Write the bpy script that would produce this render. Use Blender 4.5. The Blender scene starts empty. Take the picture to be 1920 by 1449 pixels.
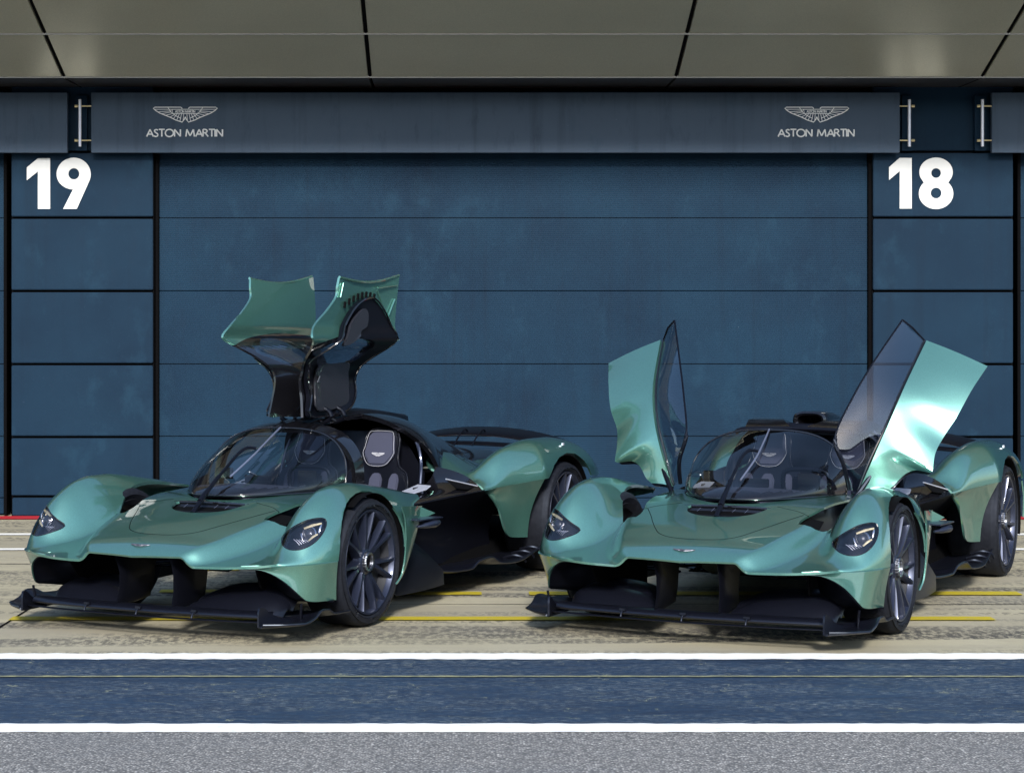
import bpy, bmesh, math, random
import numpy as np
from mathutils import Vector, Matrix
random.seed(7)
S = bpy.context.scene
COL = S.collection
# ------------------------------------------------------------------ camera, world, light
F, YH, H, CX = 3704.45, 621.43, 1.599, 851.26          # focal length / horizon / eye height / axis of the 1920 px photograph
cd = bpy.data.cameras.new('camera'); cam = bpy.data.objects.new('camera', cd); COL.objects.link(cam)
cam.location = (0, 0, H); cam.rotation_euler = (math.radians(90), 0, 0)
cd.sensor_width = 36; cd.lens = 36 * F / 1920
cd.shift_x = (960 - CX) / 1920; cd.shift_y = -(724.5 - YH) / 1920
cd.clip_end = 3000; S.camera = cam
SUN_EL, SUN_AZ = 28, 179                                 # azimuth clockwise from +Y (into the picture)
w = bpy.data.worlds.new("World"); S.world = w; w.use_nodes = True
nt = w.node_tree; bg = nt.nodes['Background']
sky = nt.nodes.new('ShaderNodeTexSky'); sky.sky_type = 'NISHITA'; sky.sun_disc = False
sky.sun_elevation = math.radians(SUN_EL); sky.sun_rotation = math.radians(SUN_AZ)
sky.air_density = 1.0; sky.dust_density = 1.2; sky.ozone_density = 2.0
nt.links.new(sky.outputs[0], bg.inputs[0]); bg.inputs[1].default_value = 0.125
sd = bpy.data.lights.new('sun', 'SUN'); sun = bpy.data.objects.new('sun', sd); COL.objects.link(sun)
sd.energy = 2.7; sd.angle = math.radians(8); sd.color = (1, .985, .96)
az, el = math.radians(SUN_AZ), math.radians(SUN_EL)
dv = Vector((math.sin(az) * math.cos(el), math.cos(az) * math.cos(el), math.sin(el)))
sun.rotation_euler = dv.to_track_quat('Z', 'Y').to_euler()
S.view_settings.view_transform = 'Standard'; S.view_settings.look = 'None'; S.view_settings.gamma = 1
S.view_settings.exposure = 1.2
S.cycles.max_bounces = 8; S.cycles.transparent_max_bounces = 16

# ------------------------------------------------------------------ helpers
def W(px, py, Z): return Vector(((px - CX) / F * Z, Z, H - (py - YH) / F * Z))
def X_(px, Z): return (px - CX) / F * Z
def Z_(py, Z): return H - (py - YH) / F * Z
def G_(py): return F * H / (py - YH)                    # depth of a ground point seen at picture height py

def spl(xs, ys):
    "monotone cubic through the knots"
    xs = np.array(xs, float); ys = np.array(ys, float)
    if xs[0] > xs[-1]: xs = xs[::-1]; ys = ys[::-1]
    h = np.diff(xs); d = np.diff(ys) / h
    m = np.zeros(len(xs)); m[0] = d[0]; m[-1] = d[-1]
    for i in range(1, len(xs) - 1):
        if d[i-1] * d[i] > 0:
            a, b = 2*h[i]+h[i-1], h[i]+2*h[i-1]; m[i] = (a+b)/(a/d[i-1]+b/d[i])
    def f(x):
        x = np.clip(x, xs[0], xs[-1]); i = np.clip(np.searchsorted(xs, x) - 1, 0, len(xs) - 2)
        t = (x - xs[i]) / h[i]
        return ((2*t**3-3*t**2+1)*ys[i] + (t**3-2*t**2+t)*h[i]*m[i] + (-2*t**3+3*t**2)*ys[i+1] + (t**3-t**2)*h[i]*m[i+1])
    return f
def smax(a, b, k):
    h = np.clip(.5 + .5*(a-b)/k, 0, 1); return b*(1-h) + a*h + k*h*(1-h)
def cr(pts, n, closed=False):
    "smooth curve through points, n samples, evenly spread"
    p = np.array(pts, float); N = len(p)
    if N == 2: return [Vector(p[0] + (p[1]-p[0])*i/(n-1)) for i in range(n)]
    q = []
    segs = N if closed else N-1
    for i in range(segs):
        a, b, c, d = (p[(i-1) % N], p[i], p[(i+1) % N], p[(i+2) % N]) if closed else (p[max(i-1, 0)], p[i], p[i+1], p[min(i+2, N-1)])
        for t in np.linspace(0, 1, 17)[:-1]:
            q.append(.5*((2*b) + (c-a)*t + (2*a-5*b+4*c-d)*t*t + (-a+3*b-3*c+d)*t**3))
    q.append(p[0] if closed else p[-1]); q = np.array(q)
    L = np.concatenate([[0], np.cumsum(np.linalg.norm(np.diff(q, axis=0), axis=1))])
    s = np.linspace(0, L[-1], n + 1 if closed else n)
    if closed: s = s[:-1]
    return [Vector([float(np.interp(t, L, q[:, k])) for k in range(q.shape[1])]) for t in s]

def link(o, parent=None):
    COL.objects.link(o)
    if parent is not None: o.parent = parent
    return o
def from_bm(name, bm, mats, parent=None, smooth=True, angle=35):
    me = bpy.data.meshes.new(name)
    bm.to_mesh(me); bm.free()
    for m in (mats if isinstance(mats, (list, tuple)) else [mats]): me.materials.append(m)
    if smooth: smooth_mesh(me, angle)
    return link(bpy.data.objects.new(name, me), parent)
def smooth_mesh(me, angle=35):
    me.polygons.foreach_set('use_smooth', [True]*len(me.polygons))
    bm = bmesh.new(); bm.from_mesh(me); a = math.radians(angle)
    for e in bm.edges:
        e.smooth = not (len(e.link_faces) != 2 or e.calc_face_angle(0) > a)
    bm.to_mesh(me); bm.free()
def bm_pf(V, Fc):
    bm = bmesh.new(); vs = [bm.verts.new(v) for v in V]
    for f in Fc:
        try: bm.faces.new([vs[i] for i in f])
        except ValueError: pass
    return bm
def grid_bm(P, sgn=1, closed_v=False, closed_u=False):
    nu, nv = len(P), len(P[0]); bm = bmesh.new()
    vs = [[bm.verts.new((p[0], p[1]*sgn, p[2])) for p in r] for r in P]
    for i in range(nu if closed_u else nu-1):
        for j in range(nv if closed_v else nv-1):
            f = [vs[i][j], vs[(i+1) % nu][j], vs[(i+1) % nu][(j+1) % nv], vs[i][(j+1) % nv]]
            if sgn < 0: f = f[::-1]
            bm.faces.new(f)
    bmesh.ops.remove_doubles(bm, verts=bm.verts, dist=1e-5)
    bmesh.ops.recalc_face_normals(bm, faces=bm.faces)
    return bm
def evald(o):
    dg = bpy.context.evaluated_depsgraph_get(); dg.update()
    me = bpy.data.meshes.new_from_object(o.evaluated_get(dg)); old = o.data; o.modifiers.clear(); o.data = me
    me.name = old.name; bpy.data.meshes.remove(old)
    return o
def solid(o, t, offset=0., angle=35):
    m = o.modifiers.new('s', 'SOLIDIFY'); m.thickness = t; m.offset = offset; m.use_quality_normals = True; evald(o)
    bm = bmesh.new(); bm.from_mesh(o.data); bmesh.ops.recalc_face_normals(bm, faces=bm.faces); bm.to_mesh(o.data); bm.free()
    smooth_mesh(o.data, angle); return o
def boolean(o, cutter, op='DIFFERENCE', angle=35, keep=False):
    par = o.parent; o.parent = None; mw = cutter.parent; cutter.parent = None
    m = o.modifiers.new('b', 'BOOLEAN'); m.operation = op; m.object = cutter; m.solver = 'EXACT'
    evald(o); o.parent = par; cutter.parent = mw
    smooth_mesh(o.data, angle)
    if not keep: bpy.data.objects.remove(cutter)
    return o
def prism(poly, axis, a, b, name='cut'):
    "prism of a 2-D polygon along axis between a and b; poly in the two other axes, in XYZ order"
    def v(p, c):
        l = list(p); l.insert(axis, c); return l
    n = len(poly); V = [v(p, a) for p in poly] + [v(p, b) for p in poly]
    Fc = [list(range(n)), list(range(n, 2*n))[::-1]] + [[i, (i+1) % n, n+(i+1) % n, n+i] for i in range(n)]
    bm = bm_pf(V, Fc); bmesh.ops.recalc_face_normals(bm, faces=bm.faces)
    return from_bm(name, bm, [], None, False)
def plate(name, pts, th, mat, parent, sgn=1, bev=.004, axis=None):
    "flat (or nearly flat) panel of 3-D outline pts with thickness th along its normal (or axis)"
    P = [Vector((p[0], p[1]*sgn, p[2])) for p in pts]
    n = Vector((0, 0, 0))
    for i in range(len(P)): n += P[i].cross(P[(i+1) % len(P)])
    n = n.normalized() if axis is None else Vector(axis)
    V = [p + n*th/2 for p in P] + [p - n*th/2 for p in P]; k = len(P)
    bm = bm_pf(V, [list(range(k)), list(range(k, 2*k))[::-1]] + [[i, (i+1) % k, k+(i+1) % k, k+i] for i in range(k)])
    bmesh.ops.recalc_face_normals(bm, faces=bm.faces)
    if bev: bmesh.ops.bevel(bm, geom=[e for e in bm.edges if e.calc_face_angle(0) > .7], offset=bev, segments=2, affect='EDGES', clamp_overlap=True)
    return from_bm(name, bm, mat, parent)
def box_bm(bm, lo, hi, M=None):
    V = [Vector((x, y, z)) for x in (lo[0], hi[0]) for y in (lo[1], hi[1]) for z in (lo[2], hi[2])]
    if M is not None: V = [M @ v for v in V]
    vs = [bm.verts.new(v) for v in V]
    for f in ((0,1,3,2),(4,6,7,5),(0,4,5,1),(2,3,7,6),(0,2,6,4),(1,5,7,3)): bm.faces.new([vs[i] for i in f])
def box(name, lo, hi, mat, parent=None, bev=0., M=None):
    bm = bmesh.new(); box_bm(bm, [min(a, b) for a, b in zip(lo, hi)], [max(a, b) for a, b in zip(lo, hi)], M)
    bmesh.ops.recalc_face_normals(bm, faces=bm.faces)
    if bev: bmesh.ops.bevel(bm, geom=bm.edges[:], offset=bev, segments=2, affect='EDGES')
    return from_bm(name, bm, mat, parent, bool(bev))
def tube_bm(bm, pts, r, n=10, flat=1., up=(0, 0, 1), closed=False, caps=True):
    "sweep an ellipse (r, r*flat along up) through pts; r may be a list"
    P = [Vector(p) for p in pts]; R = r if isinstance(r, (list, tuple)) else [r]*len(P); rings = []
    N = len(P)
    for i, p in enumerate(P):
        t = (P[(i+1) % N] - P[i-1]) if closed else (P[min(i+1, N-1)] - P[max(i-1, 0)])
        t.normalize(); u = Vector(up); s = t.cross(u)
        if s.length < 1e-4: s = t.cross(Vector((1, .01, 0)))
        s.normalize(); u = s.cross(t).normalized()
        rings.append([bm.verts.new(p + s*math.cos(a)*R[i] + u*math.sin(a)*R[i]*flat) for a in [2*math.pi*k/n for k in range(n)]])
    for i in range(N if closed else N-1):
        a, b = rings[i], rings[(i+1) % N]
        for k in range(n): bm.faces.new((a[k], a[(k+1) % n], b[(k+1) % n], b[k]))
    if caps and not closed: bm.faces.new(rings[0]); bm.faces.new(rings[-1][::-1])
def tube(name, pts, r, mat, parent, n=10, flat=1., up=(0, 0, 1), closed=False, sgn=1):
    bm = bmesh.new(); tube_bm(bm, [(p[0], p[1]*sgn, p[2]) for p in pts], r, n, flat, up, closed)
    bmesh.ops.recalc_face_normals(bm, faces=bm.faces)
    return from_bm(name, bm, mat, parent)
def lathe_bm(bm, prof, n, M=Matrix()):
    "prof: (radius, axial) spun round local Y"
    rings = [[bm.verts.new(M @ Vector((r*math.cos(a), y, r*math.sin(a)))) for a in [2*math.pi*k/n for k in range(n)]] for r, y in prof]
    for a, b in zip(rings, rings[1:]):
        for k in range(n): bm.faces.new((a[k], a[(k+1) % n], b[(k+1) % n], b[k]))
    return rings
def lathe(name, prof, n, mat, parent, M=Matrix(), cap=True, angle=35):
    bm = bmesh.new(); rings = lathe_bm(bm, prof, n, M)
    if cap:
        if prof[0][0] > 1e-5: bm.faces.new(rings[0])
        if prof[-1][0] > 1e-5: bm.faces.new(rings[-1][::-1])
    bmesh.ops.remove_doubles(bm, verts=bm.verts, dist=1e-6)
    bmesh.ops.recalc_face_normals(bm, faces=bm.faces)
    return from_bm(name, bm, mat, parent, True, angle)
def tag(o, label=None, cat=None, group=None, kind=None):
    for k, v in (('label', label), ('category', cat), ('group', group), ('kind', kind)):
        if v: o[k] = v
    return o
def empty(name, loc=(0, 0, 0), rz=0):
    o = link(bpy.data.objects.new(name, None)); o.location = loc; o.rotation_euler = (0, 0, rz); o.empty_display_size = .2
    return o
def copy_tree(o, parent=None):
    c = o.copy(); COL.objects.link(c); c.parent = parent
    for ch in list(o.children): copy_tree(ch, c)
    return c

# ------------------------------------------------------------------ materials
class NM:
    def __init__(s, name, **kw):
        s.m = bpy.data.materials.new(name); s.m.use_nodes = True; s.t = s.m.node_tree; s.b = s.t.nodes['Principled BSDF']; s.out = s.t.nodes['Material Output']
        s.set(**kw); s._c = {}
    def set(s, **kw):
        for k, v in kw.items(): s.b.inputs[k.replace('_', ' ')].default_value = v
    def n(s, typ, **kw):
        x = s.t.nodes.new('ShaderNode' + typ)
        for k, v in kw.items():
            if k in x.inputs: x.inputs[k].default_value = v
            else: setattr(x, k, v)
        return x
    def l(s, a, b): s.t.links.new(a, b)
    def pos(s, sc=(1, 1, 1), obj=False, loc=(0, 0, 0), rot=(0, 0, 0)):
        g = s.n('TexCoord').outputs['Object'] if obj else s.n('NewGeometry').outputs['Position']
        mp = s.n('Mapping'); mp.inputs['Scale'].default_value = sc; mp.inputs['Location'].default_value = loc; mp.inputs['Rotation'].default_value = rot
        s.l(g, mp.inputs[0]); return mp.outputs[0]
    def noise(s, vec, scale, detail=4, rough=.55, dist=0.):
        x = s.n('TexNoise'); s.l(vec, x.inputs['Vector']); x.inputs['Scale'].default_value = scale
        x.inputs['Detail'].default_value = detail; x.inputs['Roughness'].default_value = rough; x.inputs['Distortion'].default_value = dist
        return x.outputs['Fac']
    def ramp(s, fac, stops):
        r = s.n('ValToRGB'); e = r.color_ramp.elements
        while len(e) < len(stops): e.new(.5)
        for el, (p, c) in zip(e, stops):
            el.position = p; el.color = (c, c, c, 1) if not isinstance(c, tuple) else (*c, 1)
        s.l(fac, r.inputs[0]); return r.outputs[0]
    def mix(s, fac, a, b, mode='MIX'):
        x = s.n('Mix'); x.data_type = 'RGBA'; x.blend_type = mode
        for v, k in ((fac, 0), (a, 6), (b, 7)):
            if hasattr(v, 'links') or hasattr(v, 'is_linked'): s.l(v, x.inputs[k])
            elif k == 0: x.inputs[0].default_value = v
            else: x.inputs[k].default_value = (*v, 1) if len(v) == 3 else v
        return x.outputs[2]
    def math(s, op, a, b=None):
        x = s.n('Math'); x.operation = op
        for v, k in ((a, 0), (b, 1)):
            if v is None: continue
            if hasattr(v, 'is_linked'): s.l(v, x.inputs[k])
            else: x.inputs[k].default_value = v
        return x.outputs[0]
    def bump(s, h, strength=.2, dist=.01, prev=None):
        b = s.n('Bump'); b.inputs['Strength'].default_value = strength; b.inputs['Distance'].default_value = dist
        s.l(h, b.inputs['Height'])
        if prev is not None: s.l(prev, b.inputs['Normal'])
        s.l(b.outputs[0], s.b.inputs['Normal']); return b.outputs[0]
    def col(s, c): s.l(c, s.b.inputs['Base Color'])
def M(name, col, rough=.5, metal=0., coat=0., **kw):
    x = NM(name, Base_Color=(*col, 1), Roughness=rough, Metallic=metal, Coat_Weight=coat, **kw); x.set(Coat_Roughness=.03); return x.m

def mat_paint():
    x = NM('teal_metallic_paint', Roughness=.29, Metallic=.72, Coat_Weight=1.0, Coat_Roughness=.015, Coat_IOR=1.8)
    v = x.pos((1, 1, 1), obj=True)
    n = x.noise(v, 420, 1, .5)
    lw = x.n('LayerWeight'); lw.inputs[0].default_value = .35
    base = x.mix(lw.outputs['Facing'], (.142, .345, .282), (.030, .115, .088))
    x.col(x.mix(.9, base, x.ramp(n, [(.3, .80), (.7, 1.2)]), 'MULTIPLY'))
    x.bump(x.noise(v, 600, 0, .5), .06, .002)
    return x.m
PAINT = mat_paint()
GLOSS = M('gloss_black', (.005, .005, .0065), .12, 0, .6)
SATIN = M('satin_black', (.0028, .003, .005), .36, 0., .06, Specular_IOR_Level=.17, Specular_Tint=(.62, .74, 1., 1))
INNER = M('matt_black', (.0018, .0018, .0022), .8, Specular_IOR_Level=.08)
def mat_carbon():
    x = NM('carbon_weave', Roughness=.36, Coat_Weight=.15, Coat_Roughness=.12, Specular_IOR_Level=.35, Specular_Tint=(.62, .74, 1., 1))
    v = x.pos((1, 1, 1), obj=True)
    c = x.n('TexChecker'); x.l(v, c.inputs[0]); c.inputs['Scale'].default_value = 260
    x.col(x.mix(c.outputs['Fac'], (.0025, .003, .0045), (.007, .008, .012)))
    return x.m
CARBON = mat_carbon()
def mat_rubber():
    x = NM('tyre_rubber', Roughness=.62, Specular_IOR_Level=.22, Specular_Tint=(.7, .8, 1., 1))
    v = x.pos(obj=True); n = x.noise(v, 40, 4)
    x.col(x.ramp(n, [(.3, (.006, .0065, .009)), (.7, (.012, .013, .017))])); x.bump(n, .1, .002)
    return x.m
RUBBER = mat_rubber()
WHEEL = M('satin_slate_wheel', (.022, .028, .052), .38, .6, .2)
BARREL = M('dark_wheel_barrel', (.006, .007, .011), .6, .3)
STEEL = M('brushed_steel', (.20, .21, .24), .34, 1.)
ALU = M('pale_aluminium', (.62, .63, .70), .42, .6)
GOLD = M('warm_reflector', (.80, .68, .40), .38, .7)
SUEDE = M('dark_suede', (.030, .033, .058), .9)
STITCH = M('silver_thread', (.34, .34, .37), .6)
BLADEGREY = M('wiper_highlight_grey', (.20, .22, .30), .3, .6)  # the wiper blade's lit highlight is put into this pale colour
CHROME = M('chrome', (.7, .7, .72), .08, 1.)
GREYTRIM = M('grey_trim', (.022, .023, .030), .32, .2, .3)
BADGE = M('grey_badge', (.09, .09, .11), .35, .5)
WHITE = M('white_lettering', (.60, .60, .585), .6, Specular_IOR_Level=.2)
LETTER = M('white_sign_letters', (.82, .82, .82), .5)
def mat_glass(name, tint=(.82, .84, .84), r=.02, fr=.55):
    x = NM(name); t = x.t; t.nodes.remove(x.b)
    tr = x.n('BsdfTransparent'); tr.inputs[0].default_value = (*tint, 1)
    gl = x.n('BsdfGlossy'); gl.inputs[0].default_value = (1, 1, 1, 1); gl.inputs['Roughness'].default_value = r
    g = x.n('NewGeometry'); dp = x.n('VectorMath'); dp.operation = 'DOT_PRODUCT'; x.l(g.outputs['Incoming'], dp.inputs[0]); x.l(g.outputs['Normal'], dp.inputs[1])
    sch = x.math('ADD', x.math('MULTIPLY', x.math('POWER', x.math('SUBTRACT', 1.0, x.math('ABSOLUTE', dp.outputs['Value'])), 5.0), .93), .055)
    m = x.n('MixShader'); x.l(sch, m.inputs[0]); x.l(tr.outputs[0], m.inputs[1]); x.l(gl.outputs[0], m.inputs[2]); x.l(m.outputs[0], x.out.inputs[0])
    return x.m
GLASS = mat_glass('windscreen_glass', (.64, .665, .68))
LENS = mat_glass('headlamp_lens', (.86, .86, .88))
TINT = mat_glass('tinted_side_glass', (.78, .80, .84))
BLADE = M('lacquered_carbon_blade', (.004, .0045, .008), .32, 0., .15, Specular_IOR_Level=.4, Specular_Tint=(.75, .84, 1., 1))

def mat_wall(name, ribs, c0=(.0020, .0140, .032), c1=(.0045, .0245, .049)):
    x = NM(name, Roughness=.6, Specular_IOR_Level=.10)
    v = x.pos(); n1 = x.noise(v, 1.1, 5, .6); n2 = x.noise(x.pos((1, 1, .35)), 9, 4, .7)
    n3 = x.noise(v, 90, 2, .6)
    c = x.mix(x.ramp(n1, [(.3, 0.), (.72, 1.)]), c0, c1)
    c = x.mix(x.ramp(n2, [(.56, 0.), (.75, .30)]), c, (.006, .016, .032))
    c = x.mix(x.ramp(n3, [(.66, 0.), (.80, .35)]), c, (.025, .055, .095))
    run = x.noise(x.pos((5, 5, .22)), 1.6, 5, .65); c = x.mix(x.ramp(run, [(.52, 0.), (.72, .28)]), c, (.0030, .0085, .018))
    pale = x.noise(x.pos((1, 1, .7), loc=(3, 3, 5)), 2.3, 6, .7); c = x.mix(x.ramp(pale, [(.56, 0.), (.78, .35)]), c, (.016, .055, .092))
    spk = x.noise(x.pos(loc=(5, 1, 2)), 34, 2, .5); c = x.mix(x.ramp(spk, [(.80, 0.), (.82, .6)]), c, (.16, .22, .27))
    if ribs:
        wv = x.n('TexWave'); wv.wave_type = 'BANDS'; wv.bands_direction = 'Z'; wv.inputs['Scale'].default_value = 18. ; wv.inputs['Distortion'].default_value = 0
        x.l(v, wv.inputs[0])
        c = x.mix(x.ramp(wv.outputs['Fac'], [(0., .45), (.4, 0.)]), c, (.003, .010, .022))  # shade in the rib grooves put into the colour as dark lines
        x.bump(wv.outputs['Fac'], .25, .003)
    else: x.bump(n3, .15, .002)
    x.col(c); return x.m
DOORBLUE = mat_wall('ribbed_blue_steel', True)
PIERBLUE = mat_wall('plain_blue_steel', False, (.0025, .0135, .030), (.0048, .021, .042))
SIGNBLUE = mat_wall('slate_blue_sign', False, (.052, .076, .112), (.062, .088, .126))
def mat_canopy():
    x = NM('olive_grey_cladding', Roughness=.3, Metallic=.35)
    v = x.pos(); n = x.noise(v, 120, 2, .6); n1 = x.noise(v, .7, 3)
    c = x.mix(x.ramp(n1, [(.3, 0.), (.7, 1.)]), (.47, .455, .33), (.56, .54, .40))
    x.col(x.mix(x.ramp(n, [(.35, 0.), (.65, .25)]), c, (.17, .165, .13))); return x.m
CANOPY = mat_canopy()
DARK = M('dark_gap', (.0016, .0016, .002), .8, Specular_IOR_Level=.05)
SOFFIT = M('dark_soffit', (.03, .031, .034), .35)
TRIM = M('light_metal_edge', (.22, .22, .21), .45, .5)

def mat_concrete():
    x = NM('stained_concrete', Roughness=.85)
    v = x.pos(); n1 = x.noise(v, .8, 6, .6); n2 = x.noise(v, 14, 5, .65); n3 = x.noise(v, 130, 3, .7)
    c = x.mix(x.ramp(n1, [(.3, 0.), (.7, 1.)]), (.31, .275, .175), (.40, .36, .245))
    c = x.mix(x.ramp(n2, [(.35, 0.), (.75, .5)]), c, (.32, .28, .20))
    c = x.mix(x.ramp(n3, [(.30, .7), (.42, 0.)]), c, (.20, .175, .12))
    # rubber marks laid down along the lane: long bands broken into short flecks
    band = x.noise(x.pos((.16, 3.1, 1), loc=(3, 1.3, 0), rot=(0, 0, .03)), 1.0, 3, .5, .2)
    fleck = x.noise(x.pos((26, 13, 1), rot=(0, 0, .12)), 1.0, 4, .7)
    m = x.math('MULTIPLY', x.ramp(band, [(.45, 0.), (.56, 1.)]), x.ramp(fleck, [(.47, 0.), (.55, 1.)]))
    sx = x.n('SeparateXYZ'); x.l(v, sx.inputs[0])
    arcs = None
    for ax_, ay_, R_, wd in ((1.5, 62., 51.35, .13), (-3., 75., 64.85, .10), (4., -38., 48.6, .16), (-2., -30., 42.1, .12), (0., 90., 76.9, .14), (1., -70., 82.35, .12)):
        dx = x.math('SUBTRACT', sx.outputs['X'], ax_); dy = x.math('SUBTRACT', sx.outputs['Y'], ay_)
        r_ = x.math('SQRT', x.math('ADD', x.math('MULTIPLY', dx, dx), x.math('MULTIPLY', dy, dy)))
        a_ = x.ramp(x.math('DIVIDE', x.math('ABSOLUTE', x.math('SUBTRACT', r_, R_)), wd*2), [(.30, 1.), (.50, 0.)])
        arcs = a_ if arcs is None else x.math('MAXIMUM', arcs, a_)
    blot = x.noise(x.pos((.5, 1.2, 1), loc=(4, 2, 0)), 1.0, 3, .6)
    am = x.math('MULTIPLY', x.math('MULTIPLY', arcs, x.ramp(fleck, [(.42, 0.), (.54, 1.)])), x.ramp(blot, [(.35, .15), (.6, 1.)]))
    am2 = x.math('MULTIPLY', arcs, x.ramp(blot, [(.38, .08), (.62, .42)]))
    c = x.mix(am2, c, (.13, .12, .095))
    c = x.mix(x.math('MULTIPLY', am, .9), c, (.022, .021, .020))
    oil = x.ramp(x.noise(x.pos((.9, 1.5, 1), loc=(7, 7, 0)), 1.3, 4, .55), [(.62, 0.), (.74, .5)])
    c = x.mix(oil, c, (.16, .14, .10))
    patch = x.noise(x.pos((.35, .8, 1), loc=(1, 8, 0)), 1.0, 3, .5)
    m = x.math('MULTIPLY', m, x.ramp(patch, [(.40, .1), (.60, 1.)]))
    c = x.mix(x.math('MULTIPLY', m, .85), c, (.035, .032, .028))
    soft = x.noise(x.pos((.20, 1.9, 1), loc=(9, 5, 0)), 1.0, 4, .55)
    c = x.mix(x.ramp(soft, [(.42, 0.), (.68, .60)]), c, (.20, .18, .14))
    # mossy joint side close to the wall
    x.col(c); x.bump(x.math('ADD', n3, n2), .25, .004); return x.m
def mat_blueline():
    x = NM('worn_blue_paint', Roughness=.6)
    v = x.pos(); st = x.noise(x.pos((2.0, 7, 1)), 3.2, 7, .75); big = x.noise(x.pos((.5, 2, 1)), 1.6, 4, .6)
    c = x.mix(x.ramp(big, [(.3, 0.), (.7, 1.)]), (.0065, .0215, .050), (.0125, .036, .073))
    c = x.mix(x.ramp(st, [(.42, 0.), (.47, .0), (.55, .45)]), c, (.004, .010, .024))
    fl = x.noise(x.pos((8, 34, 1), loc=(2, 7, 0)), 2.4, 6, .8)
    msk = x.noise(x.pos((.7, 2.2, 1), loc=(5, 2, 0)), 1.7, 6, .7)
    m = x.math('MULTIPLY', x.ramp(fl, [(.52, 0.), (.585, .8)]), x.ramp(msk, [(.40, .12), (.58, 1.)]))
    c = x.mix(m, c, (.19, .22, .22))
    # cracks filled with pale lichen
    vo = x.n('TexVoronoi'); vo.feature = 'DISTANCE_TO_EDGE'; vo.inputs['Scale'].default_value = 2.4
    wob = x.n('VectorMath'); wob.operation = 'ADD'; x.l(x.pos((1, 2.1, 1)), wob.inputs[0])
    nz = x.n('TexNoise'); nz.inputs['Scale'].default_value = 9; nz.inputs['Detail'].default_value = 4
    sc = x.n('VectorMath'); sc.operation = 'SCALE'; sc.inputs['Scale'].default_value = .25; x.l(v, nz.inputs[0]); x.l(nz.outputs['Color'], sc.inputs[0]); x.l(sc.outputs[0], wob.inputs[1]); x.l(wob.outputs[0], vo.inputs['Vector'])
    cr_ = x.math('MULTIPLY', x.ramp(vo.outputs['Distance'], [(.0, 1.), (.008, 0.)]), x.ramp(x.noise(v, 5.2, 4), [(.50, 0.), (.58, .8)]))
    c = x.mix(cr_, c, (.30, .31, .19))
    x.col(c); x.bump(st, .25, .004); return x.m
def mat_line(name, col, wear=.56, dirt=(.30, .27, .20)):
    x = NM(name, Roughness=.6)
    n = x.noise(x.pos((2, 9, 1)), 6, 6, .75); n2 = x.noise(x.pos((1, 1, 1)), 45, 4, .7)
    c = x.mix(x.ramp(n, [(wear, 0.), (wear + .1, .65)]), col, dirt)
    c = x.mix(x.ramp(n2, [(.66, 0.), (.74, .6)]), c, dirt)
    x.col(c); x.bump(n2, .15, .002); return x.m
def mat_asphalt():
    x = NM('coarse_asphalt', Roughness=.8)
    v = x.pos(); vo = x.n('TexVoronoi'); vo.inputs['Scale'].default_value = 95; x.l(v, vo.inputs['Vector'])
    sep = x.n('SeparateColor'); x.l(vo.outputs['Color'], sep.inputs[0])
    n = x.noise(v, 70, 4, .7); big = x.noise(x.pos((.6, 1.6, 1)), 1.5, 5, .6)
    c = x.ramp(sep.outputs[0], [(0., (.135, .13, .12)), (.45, (.29, .28, .26)), (.82, (.41, .39, .355)), (.975, (.46, .44, .40)), (1., (.78, .75, .68))])
    c = x.mix(x.ramp(vo.outputs['Distance'], [(.25, 0.), (.62, .80)]), c, (.075, .073, .072))
    c = x.mix(x.ramp(big, [(.50, 0.), (.72, .35)]), c, (.12, .125, .13))
    x.col(c); x.bump(x.math('SUBTRACT', n, vo.outputs['Distance']), .7, .008); return x.m
CONCRETE, BLUELINE, ASPHALT = mat_concrete(), mat_blueline(), mat_asphalt()
WLINE = mat_line('white_road_paint', (.80, .79, .74), .57, (.22, .21, .19))
WLINE2 = mat_line('white_road_paint_worn', (.78, .76, .70), .55, (.25, .23, .18))
YLINE = mat_line('yellow_road_paint', (.44, .345, .012), .52, (.26, .22, .12))
RLINE = mat_line('red_road_paint', (.42, .012, .02), .62, (.25, .07, .06))
LICHEN = mat_line('lichen_filled_crack', (.46, .44, .20), .38, (.012, .035, .070))

# ------------------------------------------------------------------ ground
def sheet(name, x0, x1, y0, y1, z, mat, nx=2, wob=0., seed=0):
    rnd = random.Random(seed); bm = bmesh.new(); a = []; 
    for i in range(nx):
        x = x0 + (x1-x0)*i/(nx-1)
        a.append((bm.verts.new((x, y0 + rnd.uniform(-wob, wob), z)), bm.verts.new((x, y1 + rnd.uniform(-wob, wob), z))))
    for p, q in zip(a, a[1:]): bm.faces.new((p[0], q[0], q[1], p[1]))
    o = from_bm(name, bm, mat, None, False); tag(o, kind='structure'); return o
ZW = 17.24
sheet('ground', -600, 600, -600, 600, -.014, ASPHALT)
sheet('tarmac_lane', -60, 60, -8.6, G_(1363), -.002, ASPHALT)
sheet('concrete_apron', -40, 40, G_(1226), ZW + .4, -.006, CONCRETE)
sheet('blue_strip', -40, 40, G_(1358), G_(1234), -.004 + .001, BLUELINE, 900, .006, 1)
sheet('white_line', -40, 40, G_(1235.5), G_(1224.5), .001, WLINE, 1400, .011, 2)
sheet('white_line', -40, 40, G_(1372), G_(1356), .001, WLINE, 1600, .007, 3)
sheet('crack_line', -40, 40, G_(1268.6), G_(1266.4), .0015, LICHEN, 1600, .006, 4)
sheet('white_line', -40, 40, G_(1003), G_(999.5), .001, WLINE2, 300, .006, 5)
sheet('white_line', -40, 40, G_(1031), G_(1027.5), .001, WLINE2, 300, .006, 6)
sheet('red_line', -40, 40, G_(973), G_(967), .001, RLINE, 300, .006, 7)
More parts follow.
